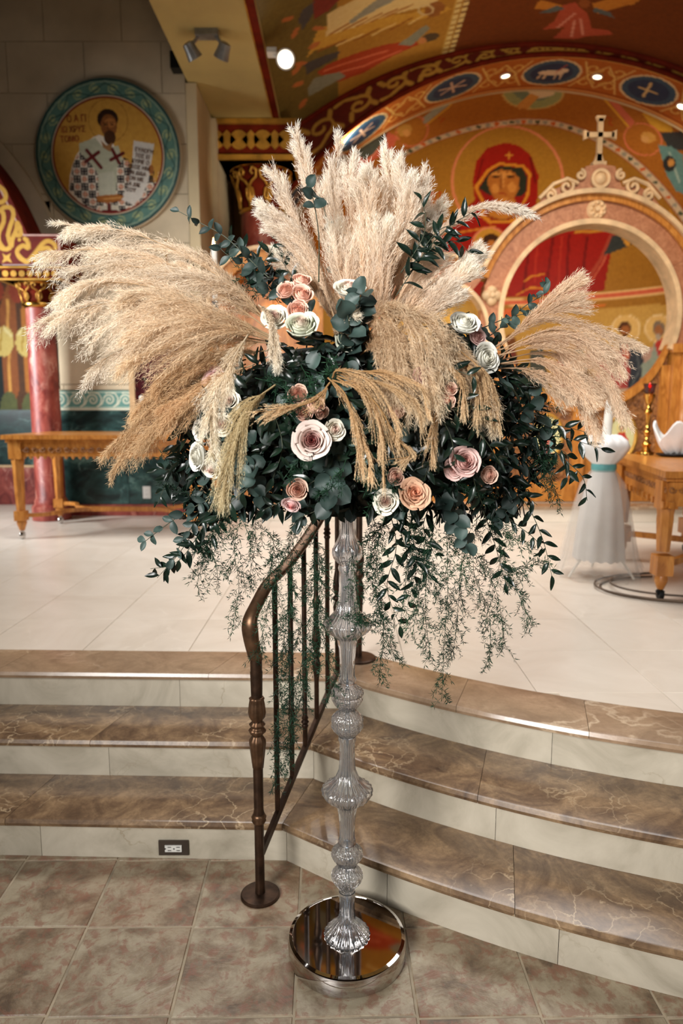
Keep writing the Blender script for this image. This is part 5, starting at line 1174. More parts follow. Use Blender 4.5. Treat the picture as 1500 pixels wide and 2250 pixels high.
crystal('crystal_ball', [(18, 1853, F0), (24, 1860, F2), (33, 1869, F2), (34, 1877, F2), (28, 1888, F2), (18, 1899, F0)], 'crystal_cut', nf=24)
crystal('crystal_ball', [(18, 1900, F0), (24, 1908, F2), (33, 1917, F2), (34, 1925, F2), (30, 1934, F2), (20, 1946, F2), (17, 1956, F0)], 'crystal_cut', nf=24)
crystal('crystal_foot', [(18, 1957, F0), (18, 1966, F0), (16, 1975, F1), (16, 2005, F1), (20, 2020, F1), (34, 2034, F1), (48, 2046, F2), (52, 2058, F2), (50, 2068, F2), (42, 2078, F2), (36, 2083, F0)], 'crystal')
m = MB(); zf = zpx(2083)
m.lathe([(.03, .0556), (.036, .060), (.036, zf-.001), (.028, zf-.0005)], 32, (SX, SD, 0)); m.build('foot_ring', 'chrome', stn, smooth=True, sharp=30)
# ------------------------------------------------------------------ floral arrangement
FC = np.array(at(780, 905, SD)); fz = FC[2]
flw = empty('floral_arrangement', (SX, SD, zpx(1128)), 'large arrangement of roses, pampas plumes, eucalyptus and trailing fern on the crystal stand', 'flowers')
MB().lathe([(.006, zpx(1131)), (.05, zpx(1128)), (.11, zpx(1122)), (.12, zpx(1105)), (.02, zpx(1100))], 30, (SX, SD, 0)).build('dish', 'dark_green', flw, smooth=True)
def W(q, D=None): return np.array(at(q[0], q[1], q[2] if len(q) > 2 else (D or SD)))
def hull(px, py, k=.30): return SD-k*math.sqrt(max(0, 1-((px-780)/430)**2-((py-920)/250)**2))
# lumpy dark foam core, added to stop light passing through the leaves
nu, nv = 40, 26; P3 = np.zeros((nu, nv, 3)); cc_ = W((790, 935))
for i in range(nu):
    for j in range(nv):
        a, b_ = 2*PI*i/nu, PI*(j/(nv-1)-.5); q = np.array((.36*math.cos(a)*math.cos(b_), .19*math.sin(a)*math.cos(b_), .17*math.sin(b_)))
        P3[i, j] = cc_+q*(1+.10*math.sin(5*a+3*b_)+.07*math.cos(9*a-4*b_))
MB().grid(P3, cu=True).build('foam_core', 'dark_green', flw, smooth=True)
# ---- leaf shapes (length along +X, unit length), base at the origin
def leaf_mesh(name, mat, kind):
    n, k = 7, 5; P = np.zeros((n, k, 3))
    for i in range(n):
        t = i/(n-1)
        if kind == 'round': w_ = .46*math.sin(PI*min(1, t*.93+.05))**.62*(1 if t < .99 else .0)
        elif kind == 'oval': w_ = .30*math.sin(PI*min(1, t*.92+.05))**.8
        else: w_ = .17*math.sin(PI*t**.85)**.9+.004
        if i == n-1: w_ = .004
        for j in range(k):
            u = (j/(k-1)-.5)*2; P[i, j] = (t, u*w_, abs(u)**1.5*w_*.38-.16*t*t+.03*math.sin(6*t+u))
    return MB().grid(P).mesh(name, mat, True)
LEAF = {'round': [leaf_mesh('eucalyptus_leaf', 'eucalyptus_green', 'round')], 'oval': [leaf_mesh('eucalyptus_leaf', 'eucalyptus_green', 'oval')], 'long': [leaf_mesh('ruscus_leaf', 'ruscus_green', 'long')]}
def frame_m(x_axis, up):
    X = Vector(x_axis).normalized(); U = Vector(up); Y = U.cross(X)
    if Y.length < 1e-4: Y = Vector((0, 1, .01)).cross(X)
    Y.normalize(); Z = X.cross(Y); M = Matrix.Identity(4)
    for c, v in enumerate((X, Y, Z)):
        for r in range(3): M[r][c] = v[r]
    return M
leafcount = {'e': 0, 'r': 0}
FILL = []                                  # leaves joined as stuff: (matrix, kind)
def branch(kind, pts, size, gap, name, r=.0016, taper=.75, solo=True, dens=1, tone=None, t0=.12):
    P = spline([W(q, SD-.05) for q in pts], 40); d = np.r_[0, np.cumsum(np.linalg.norm(np.diff(P, axis=0), axis=1))]; L = d[-1]
    b = MB().tube(P, np.linspace(r, r*.5, 40), 5).build(name, 'stem_green', flw, smooth=True)
    b['label'] = ('silvery round-leaved eucalyptus branch' if kind != 'long' else 'dark glossy pointed-leaf ruscus branch')
    s_ = L*t0; k = 0
    while s_ < L*1.001:
        t = s_/L; p = np.array([np.interp(s_, d, P[:, c]) for c in range(3)]); i = min(int(t*39), 38); T = Vector(P[i+1]-P[i]).normalized()
        side = T.cross(Vector((0, 1, 0))).normalized(); bk = T.cross(side)
        for sg in ((1, -1) if kind != 'long' else ((1,) if k % 2 else (-1,))):
            ang = (k*1.2+random.uniform(-.5, .5)) if kind != 'long' else random.uniform(-.9, .9)
            o_ = (side*math.cos(ang)+bk*math.sin(ang))*sg
            dirv = (T*random.uniform(.35, .9)+o_).normalized() if s_ < L*.97 else (T+o_*.2).normalized()
            dirv = (dirv+Vector((0, 0, -.15))).normalized()
            up = Vector((random.uniform(-.6, .6), -1, random.uniform(-.2, .9)))
            S_ = size*(1-(1-taper)*t)*random.uniform(.82, 1.15)
            M = frame_m(dirv, up) @ Matrix.Diagonal((S_, S_*random.uniform(.85, 1.1), S_, 1))
            key = 'r' if kind == 'long' else 'e'
            if solo and leafcount[key] < 290:
                me = LEAF[kind][0]; o = inst('ruscus_leaf' if kind == 'long' else 'eucalyptus_leaf', me, b, p, M); leafcount[key] += 1
            else:
                M2 = M.copy(); M2.translation = Vector(p); FILL.append((M2, kind))
        s_ += gap*random.uniform(.85, 1.15); k += 1
    return b
E_ = [  # eucalyptus branches
    ([(650, 660, 1.62), (590, 610, 1.62), (500, 525, 1.64), (440, 490, 1.65), (388, 462, 1.66)], .038, .027, 'oval', .68),
    ([(640, 620), (560, 590), (500, 560), (470, 530)], .038, .026, 'oval', .8),
    ([(700, 700, 1.66), (640, 650, 1.66), (590, 640, 1.68), (560, 600)], .034, .028, 'round', .8),
    ([(520, 800), (440, 812), (370, 825), (318, 842)], .034, .028, 'oval', .7),
    ([(775, 770, 1.58), (785, 710, 1.54), (790, 660, 1.52), (800, 640, 1.51)], .048, .016, 'round', .9),
    ([(760, 760, 1.56), (770, 740, 1.52), (765, 700, 1.50), (760, 665, 1.50)], .040, .02, 'round', .9),
    ([(1000, 780), (1080, 735), (1150, 675), (1200, 640), (1190, 612)], .032, .022, 'oval', .8),
    ([(990, 740), (1060, 720), (1110, 700), (1150, 690)], .030, .024, 'oval', .8),
    ([(1060, 800), (1110, 810), (1160, 835), (1190, 870)], .030, .018, 'round', .8),
    ([(470, 1090), (400, 1130), (350, 1165), (312, 1195)], .036, .028, 'oval', .8),
    ([(450, 1060), (430, 1140), (400, 1190), (380, 1230)], .036, .026, 'oval', .8),
    ([(720, 1000, 1.52), (726, 1050, 1.49), (728, 1090, 1.48), (725, 1125, 1.48)], .050, .02, 'round', .9),
    ([(700, 620, 1.6), (700, 520, 1.58), (688, 440, 1.57), (672, 392, 1.57)], .027, .022, 'round', 1.0),
    ([(740, 620), (725, 520), (712, 460), (700, 425)], .020, .05, 'round', 1.0),
    ([(950, 660), (990, 615), (1025, 600), (1035, 575)], .030, .014, 'round', .8),
    ([(960, 1080, 1.60), (1000, 1140, 1.56), (1025, 1190, 1.55), (1030, 1210, 1.55)], .038, .02, 'round', .9),
    ([(860, 860, 1.5), (880, 900, 1.47), (885, 950, 1.46)], .034, .02, 'round', .9),
    ([(560, 1000, 1.55), (560, 1060, 1.52), (580, 1110, 1.52)], .036, .02, 'round', .9),
    ([(1080, 990), (1110, 1050), (1120, 1110), (1085, 1150)], .034, .02, 'round', .9),
    ([(640, 1060, 1.55), (660, 1110, 1.55), (650, 1160, 1.56)], .032, .022, 'round', .9),
    ([(520, 960, 1.56), (530, 1010, 1.53), (525, 1060, 1.53)], .034, .02, 'round', .9),
    ([(960, 640), (935, 600), (930, 560), (945, 520)], .028, .03, 'oval', .8)]
for pts, sz, gap, kd_, tp in E_: branch(kd_, pts, sz, gap, 'eucalyptus_branch', taper=tp, t0=.72 if pts[-1] == (672, 392, 1.57) else .12)
R_L = [
    [(870, 650, 1.56), (930, 560, 1.56), (985, 500, 1.57), (1045, 462, 1.58)], [(890, 610, 1.56), (950, 545, 1.56), (1000, 530, 1.57), (1035, 560, 1.58)], [(880, 600, 1.56), (925, 530, 1.56), (935, 480, 1.57), (925, 440, 1.58)], [(900, 590, 1.56), (960, 510, 1.56), (1010, 490, 1.57)],
    [(660, 640), (610, 600), (560, 560), (500, 520)], [(650, 620), (620, 570), (640, 540)], [(600, 640), (570, 600), (590, 560), (610, 520)],
    [(1060, 940), (1150, 960), (1230, 960), (1320, 985)], [(1120, 960), (1200, 980), (1245, 1000), (1245, 1060)], [(1180, 960), (1240, 1010), (1280, 1050), (1290, 1100)], [(1150, 940), (1220, 935), (1290, 950)],
    [(1080, 1040), (1150, 1100), (1190, 1180), (1212, 1265)], [(1070, 1080), (1120, 1140), (1170, 1180), (1195, 1210)], [(1050, 1040), (1130, 1070), (1180, 1110)],
    [(500, 1080), (440, 1150), (390, 1220), (345, 1270)], [(480, 1100), (420, 1200), (380, 1240), (330, 1250)], [(520, 1090), (470, 1170), (440, 1220)],
    [(880, 1110), (905, 1180), (915, 1240), (895, 1330)], [(860, 1100), (880, 1170), (900, 1220), (945, 1265)], [(850, 1100), (870, 1200), (850, 1290), (880, 1380)],
    [(450, 930), (400, 1000), (370, 1050), (345, 1110)], [(440, 900), (400, 930), (385, 990)], [(460, 1000), (400, 1030), (345, 1030)],
    [(940, 800, 1.5), (990, 810, 1.46), (1045, 830, 1.44)], [(940, 820, 1.5), (980, 860, 1.46), (1000, 910, 1.45)], [(960, 840, 1.5), (1020, 880, 1.46), (1070, 930, 1.47)],
    [(1060, 1120), (1085, 1190), (1110, 1280)], [(960, 900, 1.47), (990, 960, 1.45), (1000, 1020, 1.46)], [(1000, 900, 1.5), (1060, 960, 1.48), (1100, 1020, 1.5)], [(1060, 880), (1120, 930), (1170, 1000)],
    [(980, 940, 1.47), (950, 1000, 1.46), (930, 1060, 1.48)], [(1040, 980, 1.5), (1040, 1050, 1.49), (1060, 1110, 1.52)], [(600, 900, 1.5), (620, 980, 1.47), (600, 1050, 1.48)],
    [(700, 1050, 1.5), (640, 1090, 1.49), (580, 1120, 1.5)], [(560, 1060, 1.52), (500, 1110, 1.52), (470, 1150, 1.54)], [(760, 1090, 1.5), (700, 1120, 1.5), (650, 1140, 1.5)], [(950, 1100), (930, 1160), (960, 1230)]]
for pts in R_L: branch('long', pts, .046, .017, 'ruscus_branch', r=.0013, taper=.8)
# ---- filler leaves: nobody could count them
body_px = [(395, 1000), (400, 900), (440, 850), (520, 820), (600, 780), (680, 740), (800, 745), (930, 760), (1000, 690), (1080, 760), (1150, 830), (1190, 930), (1190, 1030), (1140, 1110), (1080, 1150), (1000, 1130), (930, 1120), (830, 1110), (740, 1125), (640, 1120), (560, 1130), (470, 1140), (410, 1110)]
def inpx(x, y):
    r_ = False; j = len(body_px)-1
    for i in range(len(body_px)):
        a, b_ = body_px[i], body_px[j]
        if (a[1] > y) != (b_[1] > y) and x < (b_[0]-a[0])*(y-a[1])/(b_[1]-a[1])+a[0]: r_ = not r_
        j = i
    return r_
cnt = 0
while cnt < 2700:
    x, y = random.uniform(390, 1195), random.uniform(690, 1155)
    if not inpx(x, y): continue
    cnt += 1; hf = SD-hull(x, y, .27); sgn = 1 if random.random() < .36 else -1
    D_ = SD+sgn*hf*random.uniform(.55, 1.0)
    p_ = W((x, y, D_)); out = Vector(p_-cc_); out.normalize()
    kd_ = random.choice(('long', 'long', 'round', 'long'))
    dirv = (out*.6+Vector((random.gauss(0, .7), random.gauss(0, .5), random.gauss(-.35, .6)))).normalized()
    S_ = random.uniform(.028, .042) if kd_ == 'round' else random.uniform(.036, .052)
    M = frame_m(dirv, out+Vector((0, -.4, .2))) @ Matrix.Diagonal((S_, S_, S_, 1)); M.translation = Vector(p_); FILL.append((M, kd_))
for kd_set, nm, mt in ((('long',), 'ruscus_foliage', 'ruscus_green'), (('round', 'oval'), 'eucalyptus_foliage', 'eucalyptus_green')):
    m = MB(); Vs = []; Fs = []; n = 0
    for M, kd_ in FILL:
        if kd_ not in kd_set: continue
        me = LEAF[kd_][0]; V = np.array([v.co for v in me.vertices]) @ np.array(M.to_3x3()).T+np.array(M.translation); m.add(V, [tuple(p_.vertices) for p_ in me.polygons])
    o = m.build(nm, mt, flw, smooth=True); tag(o, kind='stuff')
# ---- asparagus fern sprays
def fern(pts, width=.045, dens=1.0, needle=.0145):
    P = spline([W(q, SD-.05) for q in pts], 60); d = np.r_[0, np.cumsum(np.linalg.norm(np.diff(P, axis=0), axis=1))]; L = d[-1]
    m = MB(); m.tube(P, .0007, 4); s_ = .02; N_ = []
    def needles(p, T, k, ln):
        for _ in range(k):
            r_ = RNG.normal(size=3); r_ /= np.linalg.norm(r_); dv = T*.55+r_*.85; dv /= np.linalg.norm(dv); N_.append((p, dv*ln*RNG.uniform(.7, 1.2)))
    k = 0
    while s_ < L:
        p = np.array([np.interp(s_, d, P[:, c]) for c in range(3)]); i = min(int(s_/L*59), 58); T = P[i+1]-P[i]; T /= np.linalg.norm(T)
        r_ = RNG.normal(size=3); r_ -= T*r_.dot(T); r_ /= np.linalg.norm(r_)
        ln = width*RNG.uniform(.5, 1.15)*(1-.45*(s_/L)); dv = r_*.8+T*.6; dv /= np.linalg.norm(dv)
        n = max(3, int(ln/.0062)); Q = np.array([p+dv*ln*t+np.array((0, 0, -.012))*t*t for t in np.linspace(0, 1, n)])
        m.tube(Q[[0, n//2, -1]], .00045, 3, cap=False)
        for q in Q[1:]: needles(q, dv, 6, needle)
        needles(p, T, 3, needle); s_ += .0095/dens*RNG.uniform(.7, 1.3); k += 1
    A = np.array([a for a, b in N_]); B = np.array([b for a, b in N_]); sd = np.cross(B, RNG.normal(size=B.shape)); sd /= np.linalg.norm(sd, axis=1)[:, None]; w_ = .0010
    V = np.stack([A, A+B*.5+sd*w_, A+B, A+B*.5-sd*w_], 1).reshape(-1, 3); m.add(V, [(4*i, 4*i+1, 4*i+2, 4*i+3) for i in range(len(A))])
    o = m.build('asparagus_fern', 'fern_green', flw); return o
FERNS = [
    [(540, 1110), (515, 1200), (525, 1290), (512, 1375)], [(560, 1120), (560, 1200), (545, 1280)], [(470, 1130), (455, 1200), (430, 1290)], [(500, 1110), (470, 1170), (440, 1210)],
    [(650, 1110), (640, 1250), (625, 1400), (612, 1560), (606, 1735)], [(640, 1300), (632, 1420), (640, 1540), (630, 1650), (620, 1700)], [(690, 1150), (690, 1300), (680, 1450), (650, 1580), (635, 1660)],
    [(700, 1200), (705, 1350), (722, 1460), (735, 1530)], [(640, 1180), (600, 1290), (580, 1380), (560, 1440)], [(660, 1350), (665, 1440), (640, 1550)],
    [(820, 1120), (828, 1250), (842, 1380), (832, 1490)], [(850, 1120), (830, 1200), (825, 1300), (850, 1400), (870, 1450)], [(900, 1140), (890, 1280), (880, 1370)],
    [(980, 1130), (983, 1300), (975, 1420), (970, 1540)], [(960, 1130), (940, 1230), (935, 1350), (945, 1440)], [(1020, 1150), (1010, 1280), (1000, 1400), (990, 1440)],
    [(1050, 1120), (1040, 1250), (1075, 1350), (1075, 1460)], [(1080, 1140), (1110, 1240), (1145, 1320), (1170, 1375)], [(1070, 1110), (1110, 1170), (1170, 1200)], [(1090, 1230), (1140, 1250), (1200, 1230)],
    [(1040, 1200), (1090, 1300), (1110, 1420)], [(900, 1180), (940, 1250), (970, 1330)], [(770, 1200), (790, 1350), (775, 1400)], [(730, 1350), (790, 1370), (850, 1360)],
    [(1150, 880), (1190, 960), (1195, 1070)], [(1130, 1000), (1190, 1020), (1230, 1100)], [(1120, 900), (1180, 890), (1220, 900)],
    [(560, 640), (530, 590), (520, 560)], [(600, 660), (560, 640), (520, 640)], [(450, 620), (420, 590), (395, 580)], [(620, 680), (600, 650), (560, 600)],
    [(600, 860, 1.47), (640, 880, 1.45), (690, 870, 1.44)], [(560, 830, 1.5), (620, 850, 1.46), (660, 900, 1.45)], [(660, 800, 1.5), (680, 850, 1.47), (640, 910, 1.45)], [(700, 780, 1.5), (740, 800, 1.47), (700, 830, 1.46)],
    [(700, 980, 1.46), (660, 1000, 1.44), (640, 1050, 1.45)], [(780, 980, 1.46), (810, 1040, 1.44), (820, 1110, 1.46)], [(820, 1020, 1.46), (860, 1070, 1.45), (850, 1130, 1.47)], [(760, 1010, 1.47), (740, 1060, 1.45), (700, 1090, 1.46)],
    [(440, 1010), (400, 1010), (360, 990)], [(450, 1080), (380, 1080), (350, 1060)], [(1000, 1060, 1.52), (1080, 1080), (1150, 1070)], [(560, 1150), (600, 1190), (590, 1280)], [(880, 1120), (930, 1190), (920, 1300), (905, 1400)],
    [(430, 1150), (470, 1230), (480, 1280)], [(860, 1150), (815, 1180), (805, 1260)]]
for f_ in FERNS: fern(f_, width=.05 if f_[0][1] > 1100 or f_[0][0] > 1000 else .035)
# ---- roses
def petal_grid(rm, rt, h0, h1, hw, curl, n=9, k=8, th0=0, wav=0):
    """cupped petal: bulges to rm half way up, closes to rt, lip curls outwards"""
    P = np.zeros((n, k, 3))
    for i in range(n):
        u = (i/(n-1)-.5)*2
        for j in range(k):
            t = j/(k-1)
            if t < .5: r = .05+(rm-.05)*math.sin(t/.5*PI/2)
            else: c = (t-.5)/.5; r = rm+(rt-rm)*c*c*(3-2*c)
            z = h0+(h1-h0)*t**1.15-.16*(abs(u)**2.6)*t*t*(h1-h0)
            if t > .72: c = (t-.72)/.28; r += curl*c*c; z -= curl*c*c*.45
            r *= 1-.05*abs(u)*t+wav*math.sin(4*u+9*th0)*t*t; a = th0+u*hw*(.35+.65*math.sin(min(1, t*1.5)*PI/2)); P[i, j] = (r*math.cos(a), r*math.sin(a), z)
    return P
def rose_meshes(name, cin, cout, openn, seed, ruffled=0):
    """unit radius rose, opening towards +Z"""
    rn = random.Random(seed); m = MB(); N = 26
    ci, co = np.array(lin(cin)), np.array(lin(cout))
    for k in range(N):
        q = (k+.3)/(N-.7); rm = .07+.76*q; rt = rm*(.62+.42*q*openn); h1 = .50-.20*q*q*openn-.10*q
        P = petal_grid(rm, rt, -.55+.25*(1-q), h1, 1.7-1.05*q**.7, (.03+.20*q*q)*openn+ruffled*rn.uniform(0, .12), th0=k*2.4+rn.uniform(-.15, .15), wav=.02+.05*ruffled)
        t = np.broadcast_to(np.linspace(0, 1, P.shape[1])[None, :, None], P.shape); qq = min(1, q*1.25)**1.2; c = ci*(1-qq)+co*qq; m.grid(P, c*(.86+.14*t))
    core = m.mesh(name, 'petal', True)
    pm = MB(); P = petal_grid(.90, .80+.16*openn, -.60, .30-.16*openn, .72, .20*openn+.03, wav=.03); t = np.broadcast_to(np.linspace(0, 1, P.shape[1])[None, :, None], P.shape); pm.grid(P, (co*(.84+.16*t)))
    pet = pm.mesh('petal', 'petal', True)
    return core, pet
cup = MB(); cup.lathe([(.03, -.95), (.12, -.80), (.24, -.68), (.36, -.56)], 10); 
for k in range(5):
    a = k*2*PI/5; cup.add([(.2*math.cos(a-.3), .2*math.sin(a-.3), -.5), (.2*math.cos(a+.3), .2*math.sin(a+.3), -.5), (.5*math.cos(a), .5*math.sin(a), -.25), (.62*math.cos(a), .62*math.sin(a), -.05)], [(0, 1, 2), (0, 2, 1), (1, 3, 2), (0, 2, 3)])
CUP = cup.mesh('sepals', 'fern_green')
KIND = {
    'ivory': rose_meshes('rose', (232, 200, 186), (236, 230, 214), .95, 1), 'green': rose_meshes('rose', (228, 206, 190), (222, 224, 204), .75, 2),
    'peach': rose_meshes('rose', (238, 178, 152), (244, 202, 182), .62, 3), 'ruffle': rose_meshes('rose', (222, 150, 118), (232, 190, 158), 1.0, 4, 1.0),
    'pink': rose_meshes('rose', (214, 120, 116), (238, 206, 202), .95, 5), 'main': rose_meshes('rose', (186, 96, 92), (232, 214, 204), 1.05, 6),
    'white': rose_meshes('rose', (226, 222, 206), (238, 236, 226), .8, 7), 'mauve': rose_meshes('rose', (204, 150, 140), (226, 190, 182), .85, 8), 'bud': rose_meshes('rose', (226, 170, 148), (232, 196, 176), .5, 9)}
RLAB = {'ivory': 'ivory rose with a blush centre', 'green': 'greenish ivory rose', 'peach': 'peach pink spray rose', 'ruffle': 'ruffled peach rose', 'pink': 'pale pink rose with a deeper pink centre', 'main': 'large open rose with dark pink centre and cream outer petals', 'white': 'white rose seen from the side', 'mauve': 'dusty mauve pink rose', 'bud': 'small blush spray rose'}
ROSES = [  # px, py, radius px, kind, aim dx, aim dz (towards camera = -y), depth
    (628, 636, 24, 'peach', -.4, .6, 1.60), (662, 614, 23, 'peach', .2, 1.2, 1.62), (664, 645, 26, 'peach', .2, .7, 1.57), (655, 680, 25, 'peach', 0, .4, 1.555), (604, 696, 30, 'ivory', -.1, .5, 1.55), (662, 712, 38, 'green', -.05, .8, 1.50),
    (768, 632, 34, 'ivory', 0, 1.3, 1.60), (766, 745, 30, 'green', .0, .3, 1.54), (470, 836, 31, 'pink', -.5, .2, 1.58), (500, 880, 27, 'ivory', .2, .3, 1.56), (440, 945, 26, 'white', -.9, .3, 1.58), (488, 932, 25, 'ivory', -.2, .1, 1.53),
    (432, 1003, 33, 'white', -1.2, .1, 1.58), (462, 1030, 25, 'ivory', -.5, -.5, 1.57), (655, 866, 25, 'bud', -.3, .3, 1.46), (692, 888, 25, 'bud', .2, .8, 1.46), (668, 906, 21, 'peach', 0, -.1, 1.46), (706, 905, 19, 'bud', .6, -.3, 1.46),
    (685, 968, 41, 'main', .1, .1, 1.43), (735, 944, 24, 'ivory', .4, .1, 1.45), (652, 1076, 27, 'bud', .1, .2, 1.46), (640, 1110, 21, 'pink', -.3, -.8, 1.47), (848, 1102, 28, 'ivory', -.2, .2, 1.45), (910, 1084, 36, 'ruffle', .4, .4, 1.45), (868, 1048, 22, 'bud', .3, .2, 1.45),
    (870, 905, 21, 'bud', .1, .8, 1.43), (930, 828, 24, 'mauve', .1, .1, 1.44), (1020, 708, 34, 'white', .2, .9, 1.58), (1048, 738, 23, 'mauve', .6, .3, 1.6), (1068, 788, 36, 'white', .5, .1, 1.56), (975, 648, 30, 'pink', .1, .9, 1.6), (942, 648, 24, 'ivory', -.2, .9, 1.6),
    (1022, 1015, 35, 'mauve', .2, .3, 1.47), (1000, 1030, 26, 'mauve', -.5, -.2, 1.49), (1074, 1043, 23, 'bud', .4, .1, 1.52), (990, 855, 16, 'bud', 0, .2, 1.45), (785, 548, 18, 'white', .1, .7, 1.66), (985, 880, 18, 'peach', .2, .4, 1.45)]
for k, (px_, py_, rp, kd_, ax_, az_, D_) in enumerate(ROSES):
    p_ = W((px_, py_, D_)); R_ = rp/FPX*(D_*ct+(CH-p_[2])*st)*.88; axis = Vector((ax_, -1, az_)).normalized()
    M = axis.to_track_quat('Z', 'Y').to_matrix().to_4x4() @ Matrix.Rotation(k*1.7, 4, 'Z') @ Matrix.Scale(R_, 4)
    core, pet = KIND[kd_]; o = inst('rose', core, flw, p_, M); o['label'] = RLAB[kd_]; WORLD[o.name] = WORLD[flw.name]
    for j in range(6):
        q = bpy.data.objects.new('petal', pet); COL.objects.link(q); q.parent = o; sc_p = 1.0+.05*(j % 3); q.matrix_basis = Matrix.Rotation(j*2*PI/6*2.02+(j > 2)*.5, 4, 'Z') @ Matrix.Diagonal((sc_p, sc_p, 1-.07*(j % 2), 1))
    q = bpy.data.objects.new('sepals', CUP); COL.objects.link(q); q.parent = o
# ---- pampas plumes
def plume(pts, wid, nf=200, tip=(226, 208, 182), base=(158, 116, 78), fl=.12, hair=.010, droop=.03, start=.15, open_=.55, kh=16, hw=.00042):
    """feathery plume: many drooping filaments carrying silky spikelets"""
    P = spline([W(q, SD-.02) for q in pts], 60); dP = np.gradient(P, axis=0); dP /= np.linalg.norm(dP, axis=1)[:, None]; L = np.linalg.norm(np.diff(P, axis=0), axis=1).sum()
    wid = wid/FPX*1.75
    m = MB(); m.tube(P, np.linspace(.0022, .0006, 60), 4); nst = m.n
    ct_, cb_ = np.array(lin(tip)), np.array(lin(base)); tint = RNG.uniform(.9, 1.06)
    ntf = max(8, nf//7); tf = RNG.integers(0, ntf, nf); s0 = start+(1-start)*np.clip(RNG.uniform(0, .97, ntf)[tf]+RNG.normal(size=nf)*.012, 0, .98); idx = s0*59; i0 = idx.astype(int).clip(0, 58); p0 = P[i0]+(P[i0+1]-P[i0])*(idx-i0)[:, None]; T = dP[i0]
    rc = RNG.normal(size=(ntf, 3)); rc /= np.linalg.norm(rc, axis=1)[:, None]; r_ = rc[tf]+RNG.normal(size=(nf, 3))*.22; r_ -= T*(r_*T).sum(1)[:, None]; r_ /= np.linalg.norm(r_, axis=1)[:, None]
    env = np.sin(PI*np.clip((s0-start)/(1-start), 0, 1)**.75)**.7*.85+.16
    ln = fl*(.45+.75*env)*RNG.uniform(.7, 1.2, nf)*np.clip(1.25-s0*.75, .3, 1); ln = np.minimum(ln, (1.04-s0)*L+.012)
    spread = wid*env*(RNG.uniform(.35, 1.15, ntf)[tf]*RNG.uniform(.8, 1.15, nf))
    ns = 8; t = np.linspace(0, 1, ns)
    # filament follows the plume axis, leaning outwards and drooping
    adv = s0[:, None]*59+t[None, :]*(ln/L*59)[:, None]; ia = np.clip(adv, 0, 58.999); ii = ia.astype(int); ax = P[ii]+(P[ii+1]-P[ii])*(ia-ii)[..., None]; ov = np.clip(adv-59, 0, None)*L/59; ax = ax+dP[-1][None, None]*ov[..., None]
    Q = ax+r_[:, None]*(spread[:, None]*(t[None]**.8))[..., None]+np.array((0, 0, -1.))*(droop*(t[None]**2)*RNG.uniform(.3, 1.3, ntf)[tf][:, None])[..., None]
    Q += np.cumsum(RNG.normal(size=Q.shape), 1)*.0011*t[None, :, None]
    # thin ribbons
    dQ = np.gradient(Q, axis=1); dQ /= np.linalg.norm(dQ, axis=2)[..., None]+1e-9; sd = np.cross(dQ, RNG.normal(size=(nf, 1, 3))); sd /= np.linalg.norm(sd, axis=2)[..., None]+1e-9
    wr = .00035*(1-.6*t)[None, :, None]; V = np.stack([Q-sd*wr, Q+sd*wr], 2).reshape(-1, 3)
    b0 = (np.arange(nf)*ns*2)[:, None]+(np.arange(ns-1)*2)[None]; b0 = b0.ravel(); F = np.stack([b0, b0+1, b0+3, b0+2], 1)
    sc0 = (s0[:, None]*.6+t[None]*.4*1.0); colq = cb_[None, None]*(1-sc0[..., None])+ct_[None, None]*sc0[..., None]; C1 = np.repeat(colq, 2, axis=1).reshape(-1, 3)*tint
    # silky spikelets
    th = np.linspace(.12, 1.0, kh); u = th*(ns-1)*.9999; k0 = u.astype(int); A = Q[:, k0]+(Q[:, k0+1]-Q[:, k0])*(u-k0)[None, :, None]; TT = dQ[:, k0]
    A = np.repeat(A[:, :, None], 2, 2).reshape(-1, 3); TT = np.repeat(TT[:, :, None], 2, 2).reshape(-1, 3); n = len(A)
    rv = RNG.normal(size=(n, 3)); rv /= np.linalg.norm(rv, axis=1)[:, None]; dv = TT+rv*open_; dv /= np.linalg.norm(dv, axis=1)[:, None]; dv *= (hair*RNG.uniform(.6, 1.3, n))[:, None]
    s2 = np.cross(dv, RNG.normal(size=(n, 3))); s2 /= np.linalg.norm(s2, axis=1)[:, None]+1e-9
    V2 = np.stack([A-s2*hw*.5, A+dv*.45+s2*hw, A+dv, A+dv*.45-s2*hw], 1).reshape(-1, 3); f0 = np.arange(n)*4; F2 = np.stack([f0, f0+1, f0+2, f0+3], 1)
    cc2 = np.repeat(colq[:, k0].reshape(-1, 3), 2, 0)*tint*RNG.uniform(.86, 1.12, n)[:, None]; C2 = np.repeat(cc2, 4, 0)
    nv = m.n; me = bpy.data.meshes.new('pampas_plume'); Vst = np.concatenate(m.v); off = np.array(WORLD[flw.name]); Vall = np.concatenate([Vst, V, V2])-off
    Fst = np.array([f for f in m.f if len(f) == 4]); Fall = np.concatenate([Fst, F+nv, F2+nv+len(V)]); Call = np.concatenate([np.tile(cb_*.8, (nv, 1)), C1, C2])
    me.vertices.add(len(Vall)); me.vertices.foreach_set('co', Vall.astype(np.float32).ravel()); me.loops.add(Fall.size); me.loops.foreach_set('vertex_index', Fall.astype(np.int32).ravel())
    me.polygons.add(len(Fall)); me.polygons.foreach_set('loop_start', np.arange(0, Fall.size, 4, dtype=np.int32)); me.update(calc_edges=True)
    a_ = me.color_attributes.new('Col', 'FLOAT_COLOR', 'POINT'); a_.data.foreach_set('color', np.c_[np.clip(Call, 0, 1), np.ones(len(Call))].astype(np.float32).ravel())
    me.materials.append(MATS['pampas']); me.validate(); o = bpy.data.objects.new('pampas_plume', me); COL.objects.link(o); o.parent = flw; return o
CR, TN = (255, 248, 234), (232, 204, 164)
